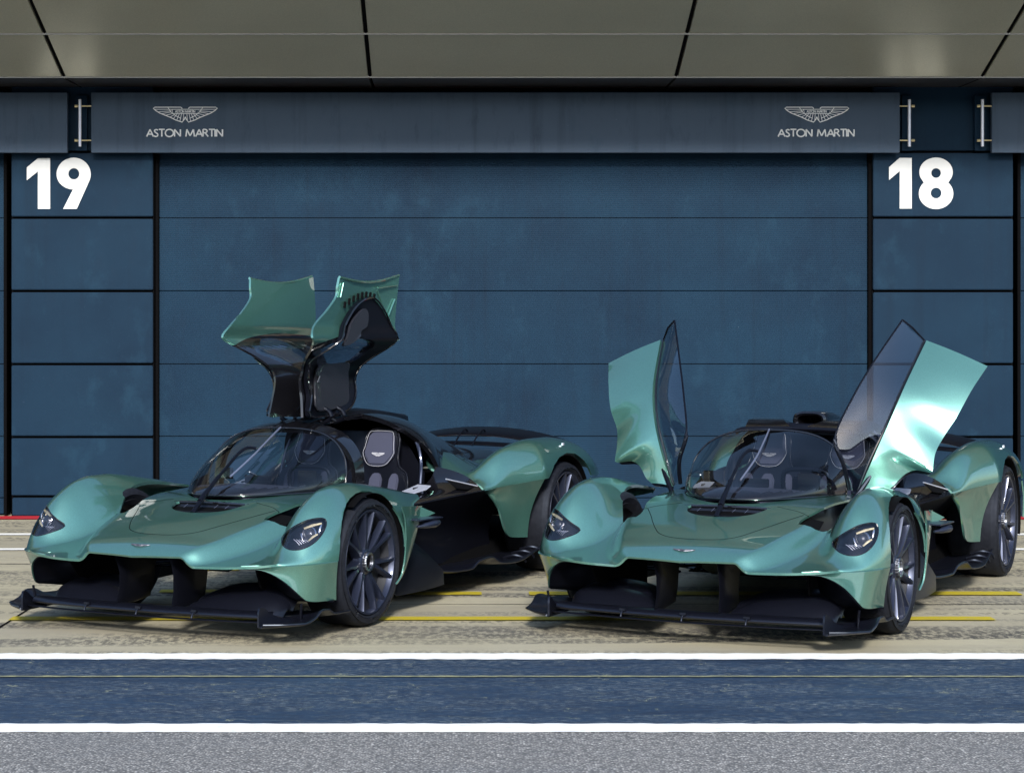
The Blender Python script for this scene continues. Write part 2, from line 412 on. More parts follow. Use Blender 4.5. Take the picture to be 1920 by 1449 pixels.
def yel(px0, px1, y0, y1, s):
    Z = G_((y0+y1)/2); sheet('yellow_line', X_(px0, Z), X_(px1, Z), G_(y1), G_(y0), .001, YLINE, 40, .004, s)
yel(20, 1862, 1155.5, 1162, 8); yel(560, 903, 1109, 1114.5, 9); yel(992, 1912, 1108.5, 1115, 10); yel(290, 450, 1063, 1069, 11); yel(300, 420, 1105, 1110, 12)
# expansion joint running from the wall out to the lane
jb = bmesh.new()
p0, p1 = W(0, 1174, G_(1174)), W(62, 1135, G_(1135)); d = (p1-p0); d.z = 0; d.normalize()
for t0, t1 in ((-1.0, 6.2),):
    a = p0 + d*t0; b = p0 + d*t1; n = Vector((-d.y, d.x, 0))*.007
    f = [jb.verts.new((q.x, q.y, -.0025)) for q in (a-n, b-n, b+n, a+n)]; jb.faces.new(f)
tag(from_bm('concrete_joint', jb, DARK, None, False), kind='structure')

for k, yy in enumerate((1131, 1056)):
    sheet('concrete_joint', -40, 40, G_(yy) - .006, G_(yy) + .004, -.0028, DARK, 300, .004, 30 + k)
# ------------------------------------------------------------------ garage front
def numeral_curve(name, loops, Zp, mat, parent):
    "filled outline (with holes) from pixel loops, on the wall plane at depth Zp"
    cu = bpy.data.curves.new(name, 'CURVE'); cu.dimensions = '2D'; cu.fill_mode = 'BOTH'; cu.extrude = .003
    for lp in loops:
        sp = cu.splines.new('POLY'); sp.points.add(len(lp)-1); sp.use_cyclic_u = True
        for q, (px, py) in zip(sp.points, lp): q.co = (X_(px, Zp), Z_(py, Zp), 0, 1)
    o = bpy.data.objects.new(name, cu); COL.objects.link(o)
    dg = bpy.context.evaluated_depsgraph_get(); me = bpy.data.meshes.new_from_object(o.evaluated_get(dg))
    bpy.data.objects.remove(o); me.transform(Matrix.Rotation(math.radians(90), 4, 'X')); me.transform(Matrix.Translation((0, Zp, 0)))
    me.materials.clear(); me.materials.append(mat)
    return link(bpy.data.objects.new(name, me), parent)
def arc(cx, cy, rx, ry, a0, a1, n=28): return [(cx + rx*math.cos(math.radians(a0 + (a1-a0)*i/n)), cy + ry*math.sin(math.radians(a0 + (a1-a0)*i/n))) for i in range(n+1)]
def one(x0, y0, k): return [(x0 + a*k, y0 + b*k) for a, b in ((57, 3), (120, 3), (120, 263), (57, 263), (57, 71), (0, 116), (0, 50))]

jy = [285, 408.5, 546, 683, 819.5, 931, 967]
def pier(name, x0, x1, label, num, kind_door=False, side=None):
    root = empty(name, (0, 0, 0)); tag(root, label, 'wall pier', 'numbered wall piers')
    Zp = ZW - .10
    box('back_panel', (X_(x0, Zp), ZW - .06, -.02), (X_(x1, Zp), ZW + .25, Z_(165, Zp)), DARK, root)
    ys = [150] + jy
    for a, b in zip(ys, ys[1:]):
        g = 2.6 if b < 960 else 0
        ins = 0 if a != 931 else 1.5
        box('panel', (X_(x0 + 1.5 + ins, Zp), Zp, max(Z_(b, Zp) + g/215, .004)), (X_(x1 - 1.5 - ins, Zp), ZW - .055, Z_(a + 2.2, Zp)), PIERBLUE, root, .006)
    if num:
        for lp in num:
            numeral_curve('numeral', lp, Zp - .004, WHITE, root)
    return root
def scale_pts(pts, ox, oy, k): return [(ox + x/k, oy + y/k) for x, y in pts]
K1 = 1920/700; K3 = 1920/620
n19 = [[scale_pts(one(138, 812, 1.0), 0, 0, K1)],
       [scale_pts(arc(379, 897, 88, 85, 22, -180, 34)[:] + arc(379, 897, 88, 78, 180, 92, 14) + [(325, 1075), (395, 1075)], 0, 0, K1), scale_pts(arc(380, 895, 28, 29, 0, 350, 30), 0, 0, K1)]]
n18 = [[scale_pts([(1136, 972), (1198, 918), (1268, 918), (1268, 1212), (1198, 1212), (1198, 995), (1136, 1046)], 1300, 0, K3)],
       [scale_pts(arc(1409, 1000, 97, 84, 155, 385, 40) + arc(1409, 1125, 100, 90, -45, 225, 44), 1300, 0, K3),
        scale_pts(arc(1409, 1006, 28, 28, 0, 350, 28), 1300, 0, K3), scale_pts(arc(1409, 1122, 31, 31, 0, 350, 28), 1300, 0, K3)]]
pier('garage_pier', 20, 288, 'dark blue panelled wall pier with the white number 19', n19)
pier('garage_pier', 1636, 1901, 'dark blue panelled wall pier with the white number 18', n18)
def door(name, x0, x1, label):
    root = empty(name, (0, 0, 0)); tag(root, label, 'garage door', 'ribbed blue garage doors')
    ys = [150] + [409, 545.5, 682.5, 817.8, 933, 967]; ys = [150, 272] + ys[1:]
    for a, b in zip(ys, ys[1:]):
        box('door_panel', (X_(x0, ZW), ZW, max(Z_(b, ZW) + .003, .01)), (X_(x1, ZW), ZW + .04, Z_(a, ZW) - .003), DOORBLUE, root, .003)
    box('backing', (X_(x0, ZW), ZW + .045, 0), (X_(x1, ZW), ZW + .2, Z_(150, ZW)), DARK, root)
    for xx, s in ((x0, -1), (x1, 1)):
        box('guide_rail', (X_(xx, ZW), ZW - .05, .0), (X_(xx + s*6, ZW), ZW + .05, Z_(150, ZW)), DARK, root, .004)
    return root
door('garage_door', 299, 1626, 'wide ribbed blue garage door behind the two cars')
door('garage_door', -1100, 9, 'ribbed blue garage door at the left edge beyond pier 19')
door('garage_door', 1911, 3200, 'ribbed blue garage door at the right edge beyond pier 18')
# lintel above everything (dark strip under the canopy)
lt = box('lintel_wall', (X_(-1600, ZW), ZW - .02 + .001, Z_(172, ZW)), (X_(3600, ZW), ZW + .5, 6.5), DARK); tag(lt, 'black lintel strip between the signs and the canopy', 'wall')

LET = {  # stroke letters on a 0..1 high box, lists of polylines, advance
 'A': ([[(0, 0), (.36, 1), (.72, 0)], [(.13, .33), (.59, .33)]], .78), 'S': ([[(.42, .88), (.30, .98), (.14, .96), (.05, .82), (.10, .64), (.26, .50), (.40, .34), (.42, .16), (.30, .02), (.12, .0), (.0, .12)]], .52),
 'T': ([[(0, 1), (.62, 1)], [(.31, 1), (.31, 0)]], .66), 'O': ([[(.45 + .43*math.cos(a), .5 + .51*math.sin(a)) for a in [2*math.pi*i/20 for i in range(21)]]], 1.0),
 'N': ([[(0, 0), (0, 1), (.62, .02), (.62, 1)]], .78), 'M': ([[(0, 0), (.1, 1), (.45, .1), (.8, 1), (.9, 0)]], 1.04), 'R': ([[(0, 0), (0, 1), (.25, 1), (.42, .88), (.42, .66), (.26, .52), (0, .52)], [(.22, .52), (.55, 0)]], .62),
 'I': ([[(0, 0), (0, 1)]], .16), ' ': ([], .42), 'P': ([[(0, 0), (0, 1), (.3, 1), (.46, .86), (.46, .64), (.3, .5), (0, .5)]], .58), 'L': ([[(0, 1), (0, 0), (.45, 0)]], .55), 'C': ([[(.6, .82), (.4, 1), (.15, .92), (0, .5), (.15, .08), (.4, 0), (.6, .18)]], .72), 'U': ([[(0, 1), (0, .25), (.2, 0), (.42, 0), (.6, .25), (.6, 1)]], .74), '2': ([[(0, .8), (.15, 1), (.4, .98), (.5, .75), (.4, .5), (0, 0), (.52, 0)]], .6)}
def text_bm(bm, s, M_, h, r):
    "stroke text in the plane of M_ (x right, y up)"
    x = 0
    adv = sum(LET[c][1] for c in s)
    for c in s:
        for pl in LET[c][0]:
            for pa, pb in zip(pl, pl[1:]): tube_bm(bm, [M_ @ Vector(((x + p[0])*h, p[1]*h, 0)) for p in (pa, pb)], r, 6, up=M_.to_3x3() @ Vector((0, 0, 1)))
        x += LET[c][1]
    return adv*h
def text_w(s, h): return sum(LET[c][1] for c in s)*h
def wings_bm(bm, M_, w, r, text=True, rays=True):
    "winged emblem, width w, centred, in the plane of M_"
    k = w/120.; up = M_.to_3x3() @ Vector((0, 0, 1))
    def T(pts, rr=r): tube_bm(bm, [M_ @ Vector((p[0]*k, -p[1]*k, 0)) for p in pts], rr, 6, up=up)
    for s in (1, -1):
        def m(pts): return [(s*x, y) for x, y in pts]
        T(m([(6, 3), (7, 1), (9, 0), (57, 0), (60, 2), (56, 6), (48, 11), (38, 15), (28, 19), (18, 24), (6, 28), (2, 23), (0, 18)]))
        if rays:
            T(m([(33, 0), (27, 9), (18, 16), (8, 21)]), r*.7)
            for a, b in (((24, 4.0), (57, 4)), ((26, 7), (50, 8.6)), ((27, 9), (43, 12)), ((24, 12), (36, 15)), ((20, 14), (29, 18.5)), ((15, 12), (22, 21)), ((11, 12), (16, 24)), ((7, 12), (10, 26)), ((3, 12), (4, 26))):
                T(m([a, b]), r*.6)
    if rays:
        T([(-25, 4), (-23, 12), (23, 12), (25, 4), (-25, 4)], r*.7)
    if text:
        h = 4.6*k; ww = text_w('ASTON MARTIN', h)
        text_bm(bm, 'ASTON MARTIN', M_ @ Matrix.Translation((-ww/2, -10.4*k, 0)), h, r*.5)
def sign(x0, x1, label, logos):
    Zs = 17.02
    root = empty('fascia_sign', (0, 0, 0)); tag(root, label, 'sign', 'slate blue fascia signs')
    box('sign_board', (X_(x0, Zs), Zs, Z_(286.5, Zs)), (X_(x1, Zs), Zs + .05, Z_(174, Zs)), SIGNBLUE, root, .003)
    for cx in logos:
        bm = bmesh.new(); R = Matrix.Rotation(math.radians(90), 4, 'X')
        wings_bm(bm, Matrix.Translation((X_(cx, Zs), Zs - .002, Z_(201.5, Zs))) @ R, 120/F*Zs, .0042)
        bmesh.ops.recalc_face_normals(bm, faces=bm.faces); from_bm('winged_emblem', bm, LETTER, root)
        bm = bmesh.new(); h = 13.4/F*Zs; ww = text_w('ASTON MARTIN', h); k = (145/F*Zs)/ww
        bm.free()
        for word, off in (('ASTON', 0.), ('MARTIN', text_w('ASTON ', h)*k)):
            bm = bmesh.new(); text_bm(bm, word, Matrix.Translation((X_(cx, Zs) - ww*k/2 + off, Zs - .002, Z_(256.5, Zs))) @ R @ Matrix.Diagonal((k, 1, 1, 1)), h, .0062)
            bmesh.ops.recalc_face_normals(bm, faces=bm.faces); from_bm('lettering', bm, LETTER, root)
sign(171, 1687, 'long slate blue sign with two white winged emblems and lettering', [347.5, 1531.5])
sign(-1300, 126, 'blank slate blue sign cut by the left edge above pier 19', [])
sign(1860, 3200, 'blank slate blue sign cut by the right edge above pier 18', [])
def rod(px, dirx, label, py0=186, py1=274):
    Zr = 17.03; root = empty('sign_bracket', (X_(px, Zr), Zr, Z_(275, Zr))); tag(root, label, 'bracket', 'sign fixing brackets')
    L = (py1-py0)/F*Zr
    tube('upright_rod', [(0, 0, 0), (0, 0, L)], .0135, ALU, root, 10)
    box('mounting_plate', (-.05, .06, -.03), (.05, .10, L + .04), PIERBLUE, root, .003)
    for t in (.13, .86):
        tube('bolt', [(-.018 - (.0 if dirx > 0 else .10), .0, L*t), (.018 + (.10 if dirx > 0 else 0), .0, L*t)], .006, GOLD, root, 8)
        tube('nut', [(-dirx*.045, 0, L*t), (-dirx*.02, 0, L*t)], .012, GOLD, root, 6)
rod(150, 1, 'pale upright sign bracket in the gap above number 19')
rod(1705, -1, 'pale upright sign bracket next to the long sign above number 18')
rod(1842, 1, 'pale upright sign bracket next to the right edge sign above number 18')

# canopy: dark soffit, then olive panels sloping up towards the viewer
can = empty('canopy', (0, 0, 0)); tag(can, 'olive grey panelled canopy over the garages with dark joints', 'canopy')
ZF = 16.4; zF = Z_(145.5, ZF); SL = math.tan(math.radians(17.6)); pitch = 2.54; seam = .017
xs = [X_(120, ZF) + pitch*i for i in range(-7, 11)]
def slope_pt(x, d): return Vector((x, ZF - d, zF + SL*d))
def canpanel(x0, x1, d0, d1, name='canopy_panel', mat=CANOPY):
    n = Vector((0, SL, 1)).normalized()*.05
    V = [slope_pt(x0, d0), slope_pt(x1, d0), slope_pt(x1, d1), slope_pt(x0, d1)]; V = V + [v + n for v in V]
    bm = bm_pf(V, [(0,1,2,3), (7,6,5,4), (0,4,5,1), (1,5,6,2), (2,6,7,3), (3,7,4,0)]); bmesh.ops.recalc_face_normals(bm, faces=bm.faces)
    bmesh.ops.bevel(bm, geom=bm.edges[:], offset=.004, segments=2, affect='EDGES'); return from_bm(name, bm, mat, can)
ds = [.0, .766, 1.40]
for d0, d1 in zip(ds, ds[1:]):
    for x0, x1 in zip(xs, xs[1:]): canpanel(x0 + seam, x1 - seam, d0 + .012, d1 - .010)
    # light metal lip along the lower edge of each row
    a = slope_pt(xs[0], d0 - .004); b = slope_pt(xs[-1], d0 + .010)
    box('edge_trim', (a.x, a.y, a.z - .004), (b.x, b.y, b.z + .01), TRIM, can)
for x in xs[1:-1]: tube('seam_gasket', [slope_pt(x, d) + Vector((0, 0, .012)) for d in (0, 1.40)], .011, DARK, can, 8)
n_ = .08
V = [slope_pt(xs[0], 0), slope_pt(xs[-1], 0), slope_pt(xs[-1], 1.40), slope_pt(xs[0], 1.40)]; V = [v + Vector((0, 0, .075)) for v in V]; V += [v + Vector((0, 0, .25)) for v in V]
bm = bm_pf(V, [(0,1,2,3), (7,6,5,4), (0,4,5,1), (1,5,6,2), (2,6,7,3), (3,7,4,0)]); bmesh.ops.recalc_face_normals(bm, faces=bm.faces); from_bm('canopy_deck', bm, DARK, can, False)
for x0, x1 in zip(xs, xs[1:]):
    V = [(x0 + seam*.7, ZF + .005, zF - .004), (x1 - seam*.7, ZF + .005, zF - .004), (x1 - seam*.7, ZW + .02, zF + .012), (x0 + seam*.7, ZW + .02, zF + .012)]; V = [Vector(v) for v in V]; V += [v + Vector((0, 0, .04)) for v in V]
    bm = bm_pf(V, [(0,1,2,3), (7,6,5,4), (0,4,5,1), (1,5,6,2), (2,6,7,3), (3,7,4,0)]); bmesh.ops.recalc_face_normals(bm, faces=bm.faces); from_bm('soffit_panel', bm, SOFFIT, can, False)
box('soffit_backing', (xs[0], ZF + .02, zF + .055), (xs[-1], ZW + .1, zF + .2), DARK, can)
# garage building above and behind, so nothing leaks past the canopy
bd = box('garage_building', (X_(-1600, ZW), ZW + .55, -.02), (X_(3600, ZW), ZW + 14, 6.8), PIERBLUE, None); tag(bd, 'long blue pit garage building behind the doors', 'building')
# wall and stand added out of view, to be mirrored in paint and glass
pw = empty('added_pit_wall', (0, -9, 0)); tag(pw, 'low grey concrete pit wall added behind the viewer for reflections', 'wall')
box('wall_body', (-60, -.15, 0), (60, .15, 1.05), M('pit_wall_concrete', (.30, .30, .29), .8), pw, .01)
box('coping', (-60, -.19, 1.052), (60, .19, 1.11), M('pit_wall_coping', (.40, .03, .03), .6), pw, .01)
gs = empty('grandstand', (0, -46, 0)); tag(gs, 'long dark roofed grandstand added behind the viewer for reflections', 'grandstand')
box('roof', (-70, -9, 10.2), (70, 5, 10.8), SOFFIT, gs, .03)
box('rear_wall', (-70, -9.3, 0), (70, -9.02, 10.1), M('stand_cladding', (.10, .11, .13), .6), gs)
for i in range(9): box('tier', (-70, -8.9 + i*1.1, 0), (70, -7.85 + i*1.1, 5.2 - i*.5), M('stand_seats_%d' % i, (.12 + .02*(i % 2), .13, .16), .7), gs)
for i in range(9): tube('roof_column', [(-64 + 16*i, 3.5, 0), (-64 + 16*i, 3.5, 10.2)], .16, SOFFIT, gs, 10)
#CAR#

# ================================================================== the cars  (car space: x forward from the front axle, y to the car's left, z up)
SGN = (1, -1)
zc_ = spl([-.80, -.72, -.55, -.41, -.24, -.07, .09, .217, .342, .436, .51, .586, .65, .70, .75, .79], [.645, .660, .691, .715, .741, .765, .779, .778, .759, .722, .678, .605, .522, .456, .420, .402])
yo_ = spl([-.80, -.72, -.5, -.3, 0, .35, .5, .62, .70, .75, .775, .79], [.83, .865, .935, .965, .976, .970, .955, .918, .870, .832, .806, .784])
zh_ = spl([-.80, -.6, -.3, -.1, .1, .2, .365, .55, .7, .85, .92, .945], [.70, .705, .700, .694, .674, .652, .613, .570, .530, .488, .450, .432])
yr_ = spl([-.8, .1, .3, .5, .75, .86, .92, .945], [.60, .56, .52, .475, .40, .345, .30, .295])
zf_ = spl([-.8, -.3, 0, .2, .4, .6, .8, .86, .92, .945], [.62, .62, .60, .555, .500, .448, .410, .400, .392, .390])
kin_ = spl([-.8, 0, .25, .45, .6, .79], [3.6, 4.2, 4.4, 5.1, 5.4, 3.0])
YC = .785
def front_z(X, y):
    y = abs(y)
    hood = zh_(X) - .10*y*y - smax(0., (y - yr_(X))*1.25, .022)
    b = smax(hood, zf_(X) + 0*y, .030)
    f = zc_(X) - kin_(X)*max(YC - y, 0)**1.75
    k = float(np.interp(X, [.6, .8], [.07, .012]))
    return float(smax(b, f, k))
xl_ = spl([0, .28, .34, .42, .52, .62, .70, .75, .785], [.945, .925, .918, .910, .898, .872, .842, .815, .79])
def front_grid():
    P = []; NU = 84
    ys = list(np.concatenate([np.linspace(0, .26, 9), np.linspace(.28, YC, 40)]))
    th = list(np.linspace(0, 90, 18)[1:])
    for i in range(NU):
        u = (i/(NU-1))**1.45; row = []
        for y in ys:
            xl = float(xl_(y)); X = xl - u*(xl + .78); row.append((X, y, front_z(X, y)))
        zb = .402
        for t in th:
            X = .79 - u*(.79 + .78); a = float(yo_(X)) - YC; zt = front_z(X, YC); h = max(zt - zb, 0); c, s = max(math.cos(math.radians(t)), 0), math.sin(math.radians(t)); n = 1.95
            row.append((X, YC + a*s**(2/n), zb + h*c**(2/n)))
        P.append(row)
    return P
def surf_pt(X, y, off=.0):
    return Vector((X, y, front_z(X, abs(y)) + off))
CARROOT = {}
CAMD = Vector((.35, .93, .15))

HL = {}
def hl_outline():
    "outline of the lamp glass traced on the photograph and dropped on the skin of the left wing"
    if 'o' in HL: return HL['o']
    from mathutils.bvhtree import BVHTree
    bm = grid_bm(front_grid(), 1); tree = BVHTree.FromBMesh(bm); bm.free()
    px = [(203, 790), (210, 765), (235, 738), (265, 715), (300, 695), (340, 677), (380, 667), (420, 662), (448, 668), (456, 685), (452, 712), (437, 745), (415, 775), (385, 803), (350, 825), (310, 840), (270, 843), (235, 835), (212, 817)]
    x0, z0, psi = -1.268, 11.138, .4505; out = []
    fw = Vector((-math.sin(psi), -math.cos(psi), 0)); lf = Vector((math.cos(psi), -math.sin(psi), 0))
    for q in px:
        d = Vector(((460 + q[0]/3 - CX)/F, 1, -(750 + q[1]/3 - YH)/F)); o = Vector((0, 0, H)) - Vector((x0, z0, 0))
        o = Vector((o.dot(fw), o.dot(lf), o.z)); d = Vector((d.dot(fw), d.dot(lf), d.z)).normalized()
        h = tree.ray_cast(o, d)[0]
        if h is not None and h.x > .45: out.append(h)
    c = sum(out, Vector())/len(out); n = Vector()
    for i in range(len(out)): n += (out[i]-c).cross(out[(i+1) % len(out)]-c)
    n.normalize(); n = n if n.x > 0 else -n
    HL['o'] = (out, c, n); return HL['o']
def hl_prism(s):
    pts, c, N = hl_outline(); n = len(pts)
    fl = [p - N*(p-c).dot(N) for p in cr([tuple(p) for p in pts], 60, True)]; n = len(fl)
    V = [p + N*.12 for p in fl] + [p - N*.075 for p in fl]
    V = [(v.x, v.y*s, v.z) for v in V]
    bm = bm_pf(V, [list(range(n)), list(range(n, 2*n))[::-1]] + [[i, (i+1) % n, n+(i+1) % n, n+i] for i in range(n)])
    bmesh.ops.recalc_face_normals(bm, faces=bm.faces); return from_bm('cut', bm, [], None, False)

ARCH_F = [(.485, .12), (.472, .30), (.455, .42), (.42, .53), (.375, .60), (.33, .645), (.27, .685), (.21, .708), (.12, .727), (.03, .733), (-.05, .725), (-.12, .706), (-.18, .675), (-.235, .63), (-.275, .57), (-.30, .50), (-.305, .42), (-.295, .33), (-.27, .25), (-.24, .12)]
ARCH_R = [(-2.20, .10), (-2.23, .40), (-2.28, .54), (-2.35, .65), (-2.45, .725), (-2.57, .77), (-2.72, .79), (-2.87, .775), (-3.0, .72), (-3.10, .63), (-3.16, .52), (-3.18, .40), (-3.19, .10)]

def mesh_from_half(P):
    bm = bmesh.new()
    for s in SGN:
        b = grid_bm(P, s); me = bpy.data.meshes.new('t'); b.to_mesh(me); b.free(); bm.from_mesh(me); bpy.data.meshes.remove(me)
    bmesh.ops.remove_doubles(bm, verts=bm.verts, dist=2e-5); bmesh.ops.recalc_face_normals(bm, faces=bm.faces)
    return bm

def build_front(root):
    # ---- the teal clamshell
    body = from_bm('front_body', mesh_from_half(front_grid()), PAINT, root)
    if sum((p.normal.z for p in body.data.polygons)) < 0: body.data.flip_normals()
    # surfaces for the lamp glasses are pressed out of the same skin
    solid(body, .012, -1., 40)
    lenses = []
    for s in SGN:
        ln = link(bpy.data.objects.new('lens', body.data.copy())); boolean(ln, hl_prism(s), 'INTERSECT'); lenses.append((s, ln))
        boolean(body, hl_prism(s))
        boolean(body, prism(ARCH_F, 1, s*.86, s*1.2))
        boolean(body, prism([(-.42, .35), (-.47, .50), (-.53, .585), (-.60, .615), (-.95, .64), (-.95, .35)], 1, s*.80, s*1.2))
        gap = cr([(.375, .455), (.365, .510), (.295, .562), (.20, .602), (.09, .648), (-.05, .690), (-.25, .725), (-.5, .750), (-.9, .775), (-.9, .560), (-.5, .555), (-.2, .530), (.1, .495), (.27, .455)], 60, True)
        boolean(body, prism([(p.x, p.y*s) for p in gap], 2, .3, 1.0))
    ws = cr([(.155, 0), (.145, .10), (.085, .20), (-.08, .325), (-.32, .425), (-.56, .46)], 24)
    foot = [(p.x, p.y) for p in ws] + [(-1, .46), (-1, -.46)] + [(p.x, -p.y) for p in ws[::-1][:-1]]
    boolean(body, prism(foot, 2, .3, 1.2))
    boolean(body, prism([(-.55, -.60), (-.55, .60), (-1.2, .60), (-1.2, -.60)], 2, .3, 1.0))
    # cowl vent (crescent) in front of the screen
    vr = cr([(.205, -.215), (.30, -.185), (.360, -.10), (.375, 0), (.360, .10), (.30, .185), (.195, .235)], 24) + cr([(.183, .21), (.19, .1), (.192, 0), (.19, -.1), (.183, -.20)], 12)
    boolean(body, prism([(p.x, p.y) for p in vr], 2, .3, 1.0))
    # ---- skirt under the lip at each corner
    for s in SGN:
        top = [(.868, .62, .399), (.835, .705, .402), (.80, .765, .403), (.772, .808, .403), (.74, .846, .403), (.70, .880, .403), (.66, .906, .403), (.60, .933, .404), (.54, .950, .404), (.470, .9605, .404)]
        bot = [(.845, .625, .386), (.81, .700, .381), (.775, .755, .356), (.745, .793, .325), (.715, .818, .293), (.685, .836, .262), (.655, .850, .234), (.62, .862, .210), (.560, .880, .199), (.480, .892, .194), (.390, .905, .190)]
        T = cr(top, 30); B = cr(bot, 30); P = []
        for a, b in zip(T, B):
            row = []
            for k in range(9):
                t = k/8; p = a.lerp(b, t); bul = -math.sin(math.pi*t)*.006
                row.append((p.x + bul*.6, p.y + bul, p.z + (.0 if k else -.001)))
            P.append(row)
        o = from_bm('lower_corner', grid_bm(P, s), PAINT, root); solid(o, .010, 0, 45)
        # dark wall of the inlet behind that edge
        back = cr([(.80, .60, .392), (.66, .60, .392), (.55, .60, .38), (.52, .61, .30), (.50, .62, .24), (.47, .66, .20), (.46, .72, .185), (.45, .82, .185), (.45, .93, .19)], 30)
        P = [[tuple(b.lerp(a, t) + Vector((0, -.004, .0)) ) for t in np.linspace(0, 1, 8)] for a, b in zip(back, B)]
        o = from_bm('inlet_wall', grid_bm(P, s), SATIN, root); solid(o, .008, 0, 60)
        # panel behind the front wheel
        fr = [(-.215, .948, .205), (-.262, .958, .25), (-.288, .963, .33), (-.298, .966, .42), (-.293, .968, .50), (-.270, .970, .58), (-.235, .972, .632)]
        rr = [(-.255, .930, .205), (-.335, .938, .27), (-.39, .942, .34), (-.435, .944, .41), (-.475, .945, .48), (-.51, .943, .55), (-.55, .938, .61)]
        P = [[tuple(a.lerp(b, t) + Vector((0, .006*math.sin(math.pi*t), 0))) for t in np.linspace(0, 1, 6)] for a, b in zip(cr(fr, 20), cr(rr, 20))]
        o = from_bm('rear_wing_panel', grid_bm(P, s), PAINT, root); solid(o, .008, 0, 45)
        # small triangular fin behind it
        plate('side_fin', [(-.50, .935, .615), (-.47, .93, .52), (-.62, .99, .565)], .008, PAINT, root, s, .002)
        # camera pod
        pod = tube('mirror_pod', [(-.40, .985, .505), (-.44, 1.01, .512), (-.52, 1.03, .515), (-.58, 1.02, .517), (-.60, 1.01, .518)], [.008, .024, .030, .024, .010], WHEEL, root, 16, .75, sgn=s)
        plate('pod_bracket', [(-.36, .93, .548), (-.36, 1.03, .545), (-.60, 1.05, .545), (-.60, .97, .545)], .008, WHEEL, pod, s, .002)
        # wheel-house liner
        P = [[(.01 + .372*math.cos(a)*f, y, .347 + .374*math.sin(a)) for y in (.80, .86, .918) for f in (1,)] for a in np.linspace(1.0, math.pi + .25, 26)]
        o = from_bm('wheel_house', grid_bm(P, s), INNER, root); solid(o, .003)
    # ---- dark tray under the vent and the gaps
    P = [[(X, y, front_z(X, y) - .018 - .10*(.385 - X)) for y in np.linspace(-.27, .27, 13)] for X in np.linspace(.16, .385, 8)]
    P[0] = [(.172, q[1], front_z(.172, q[1]) - .004) for q in P[0]]
    vt = from_bm('cowl_vent', grid_bm(P), CARBON, root); solid(vt, .006)
    for k, y in enumerate((-.15, -.07, .05, .12)):
        tube('vent_vane', [(.190, y, front_z(.19, y) - .014), (.215, y - .012, front_z(.215, y) - .026)], .0007, BLADEGREY, vt, 6)
    tube('vent_lip', [(float(np.interp(abs(y), [0, .22], [.191, .183])), y, front_z(.19, y) - .0060) for y in np.linspace(-.245, .245, 25)], .0085, GLOSS, vt, 8)
    # bonnet shut line, a real dark bead sunk in the skin
    sl = []
    for y0 in np.linspace(0, 1, 50):
        pass
    side = [(.235, .440), (.36, .375), (.48, .318), (.58, .265), (.655, .215), (.70, .150), (.722, .075), (.728, 0)]
    sm = cr(side, 60); path = [surf_pt(p.x, p.y, -.0012) for p in sm] + [surf_pt(p.x, -p.y, -.0012) for p in sm[::-1][1:]]
    tube('bonnet_shut_line', path, .0026, DARK, root, 6)
    bw = [(.15, .27), (.17, .33), (.19, .40), (.24, .47)]
    for s in SGN: tube('cowl_shut_line', [surf_pt(x, y*s, -.001) for x, y in cr(bw, 10)], .0022, DARK, root, 6)
    # badge on the nose
    n = Vector((.245, 0, .97)).normalized(); X = Vector((0, 1, 0)); Y = n.cross(X)
    R = Matrix((X, Y, n)).transposed().to_4x4(); R.translation = surf_pt(.862, 0, .0015)
    bm = bmesh.new(); wings_bm(bm, R, .118, .0016, text=False, rays=True); bmesh.ops.recalc_face_normals(bm, faces=bm.faces); bd = from_bm('nose_badge', bm, BADGE, root)
    # ---- headlamps
    for s, ln in lenses:
        hl = ln; hl.name = 'headlight'; hl.parent = root; hl.data.materials.clear(); hl.data.materials.append(LENS)
        pts, c0, N0 = hl_outline(); ax = Vector((N0.x, N0.y*s, N0.z)); c = Vector((c0.x, c0.y*s, c0.z))
        ring = [Vector((p.x, p.y*s, p.z)) for p in cr([tuple(p) for p in pts], 48, True)]
        P = [[tuple(c + (p - c)*k - ax*dd) for p in ring] for k, dd in ((1.0, .010), (.96, .035), (.86, .060), (.60, .072), (.30, .076), (.02, .077))]
        bm = grid_bm(P, 1, closed_v=True); from_bm('lamp_bowl', bm, SATIN, hl)
        u = Vector((-.42, .0*s, .0)); up = Vector((0, 0, 1)); tang = (Vector((pts[8].x, pts[8].y*s, pts[8].z)) - Vector((pts[0].x, pts[0].y*s, pts[0].z))).normalized()   # long axis, towards the rear top
        side = ax.cross(tang).normalized(); side = side if side.z > 0 else -side
        def m4(p):
            z = Vector((.93, .10*s, .10)).normalized(); z = (z + ax*.4).normalized(); xx = z.cross(up).normalized(); yy = z.cross(xx); m = Matrix((xx, z, yy)).transposed().to_4x4(); m.translation = p; return m
        cp = c + tang*.022 - ax*.022
        lathe('projector', [(.001, .012), (.016, .010), (.026, .004), (.030, -.004), (.034, -.004), (.035, -.03)], 28, GREYTRIM, hl, m4(cp), True)
        lathe('projector_ring', [(.030, -.003), (.036, .004), (.041, .0), (.038, -.010), (.030, -.003)], 28, CHROME, hl, m4(cp), False)
        def blade(nm, a, b, w_, mat, dep=.012):
            pa = c + tang*a[0] + side*a[1] - ax*dep; pb = c + tang*b[0] + side*b[1] - ax*(dep + .006); mid = (pa + pb)/2 + ax*.006
            tube(nm, [pa, mid, pb], [w_*.7, w_, w_*.6], mat, hl, 8, .5, up=ax)
        blade('reflector', (.010, .036), (.105, .020), .0085, GOLD, .010)
        blade('reflector', (.100, .012), (.070, -.022), .0055, CHROME, .014)
        blade('reflector', (.060, -.030), (.005, -.038), .0075, GOLD, .014)
        blade('reflector', (-.012, .030), (-.022, -.018), .0045, CHROME, .016)
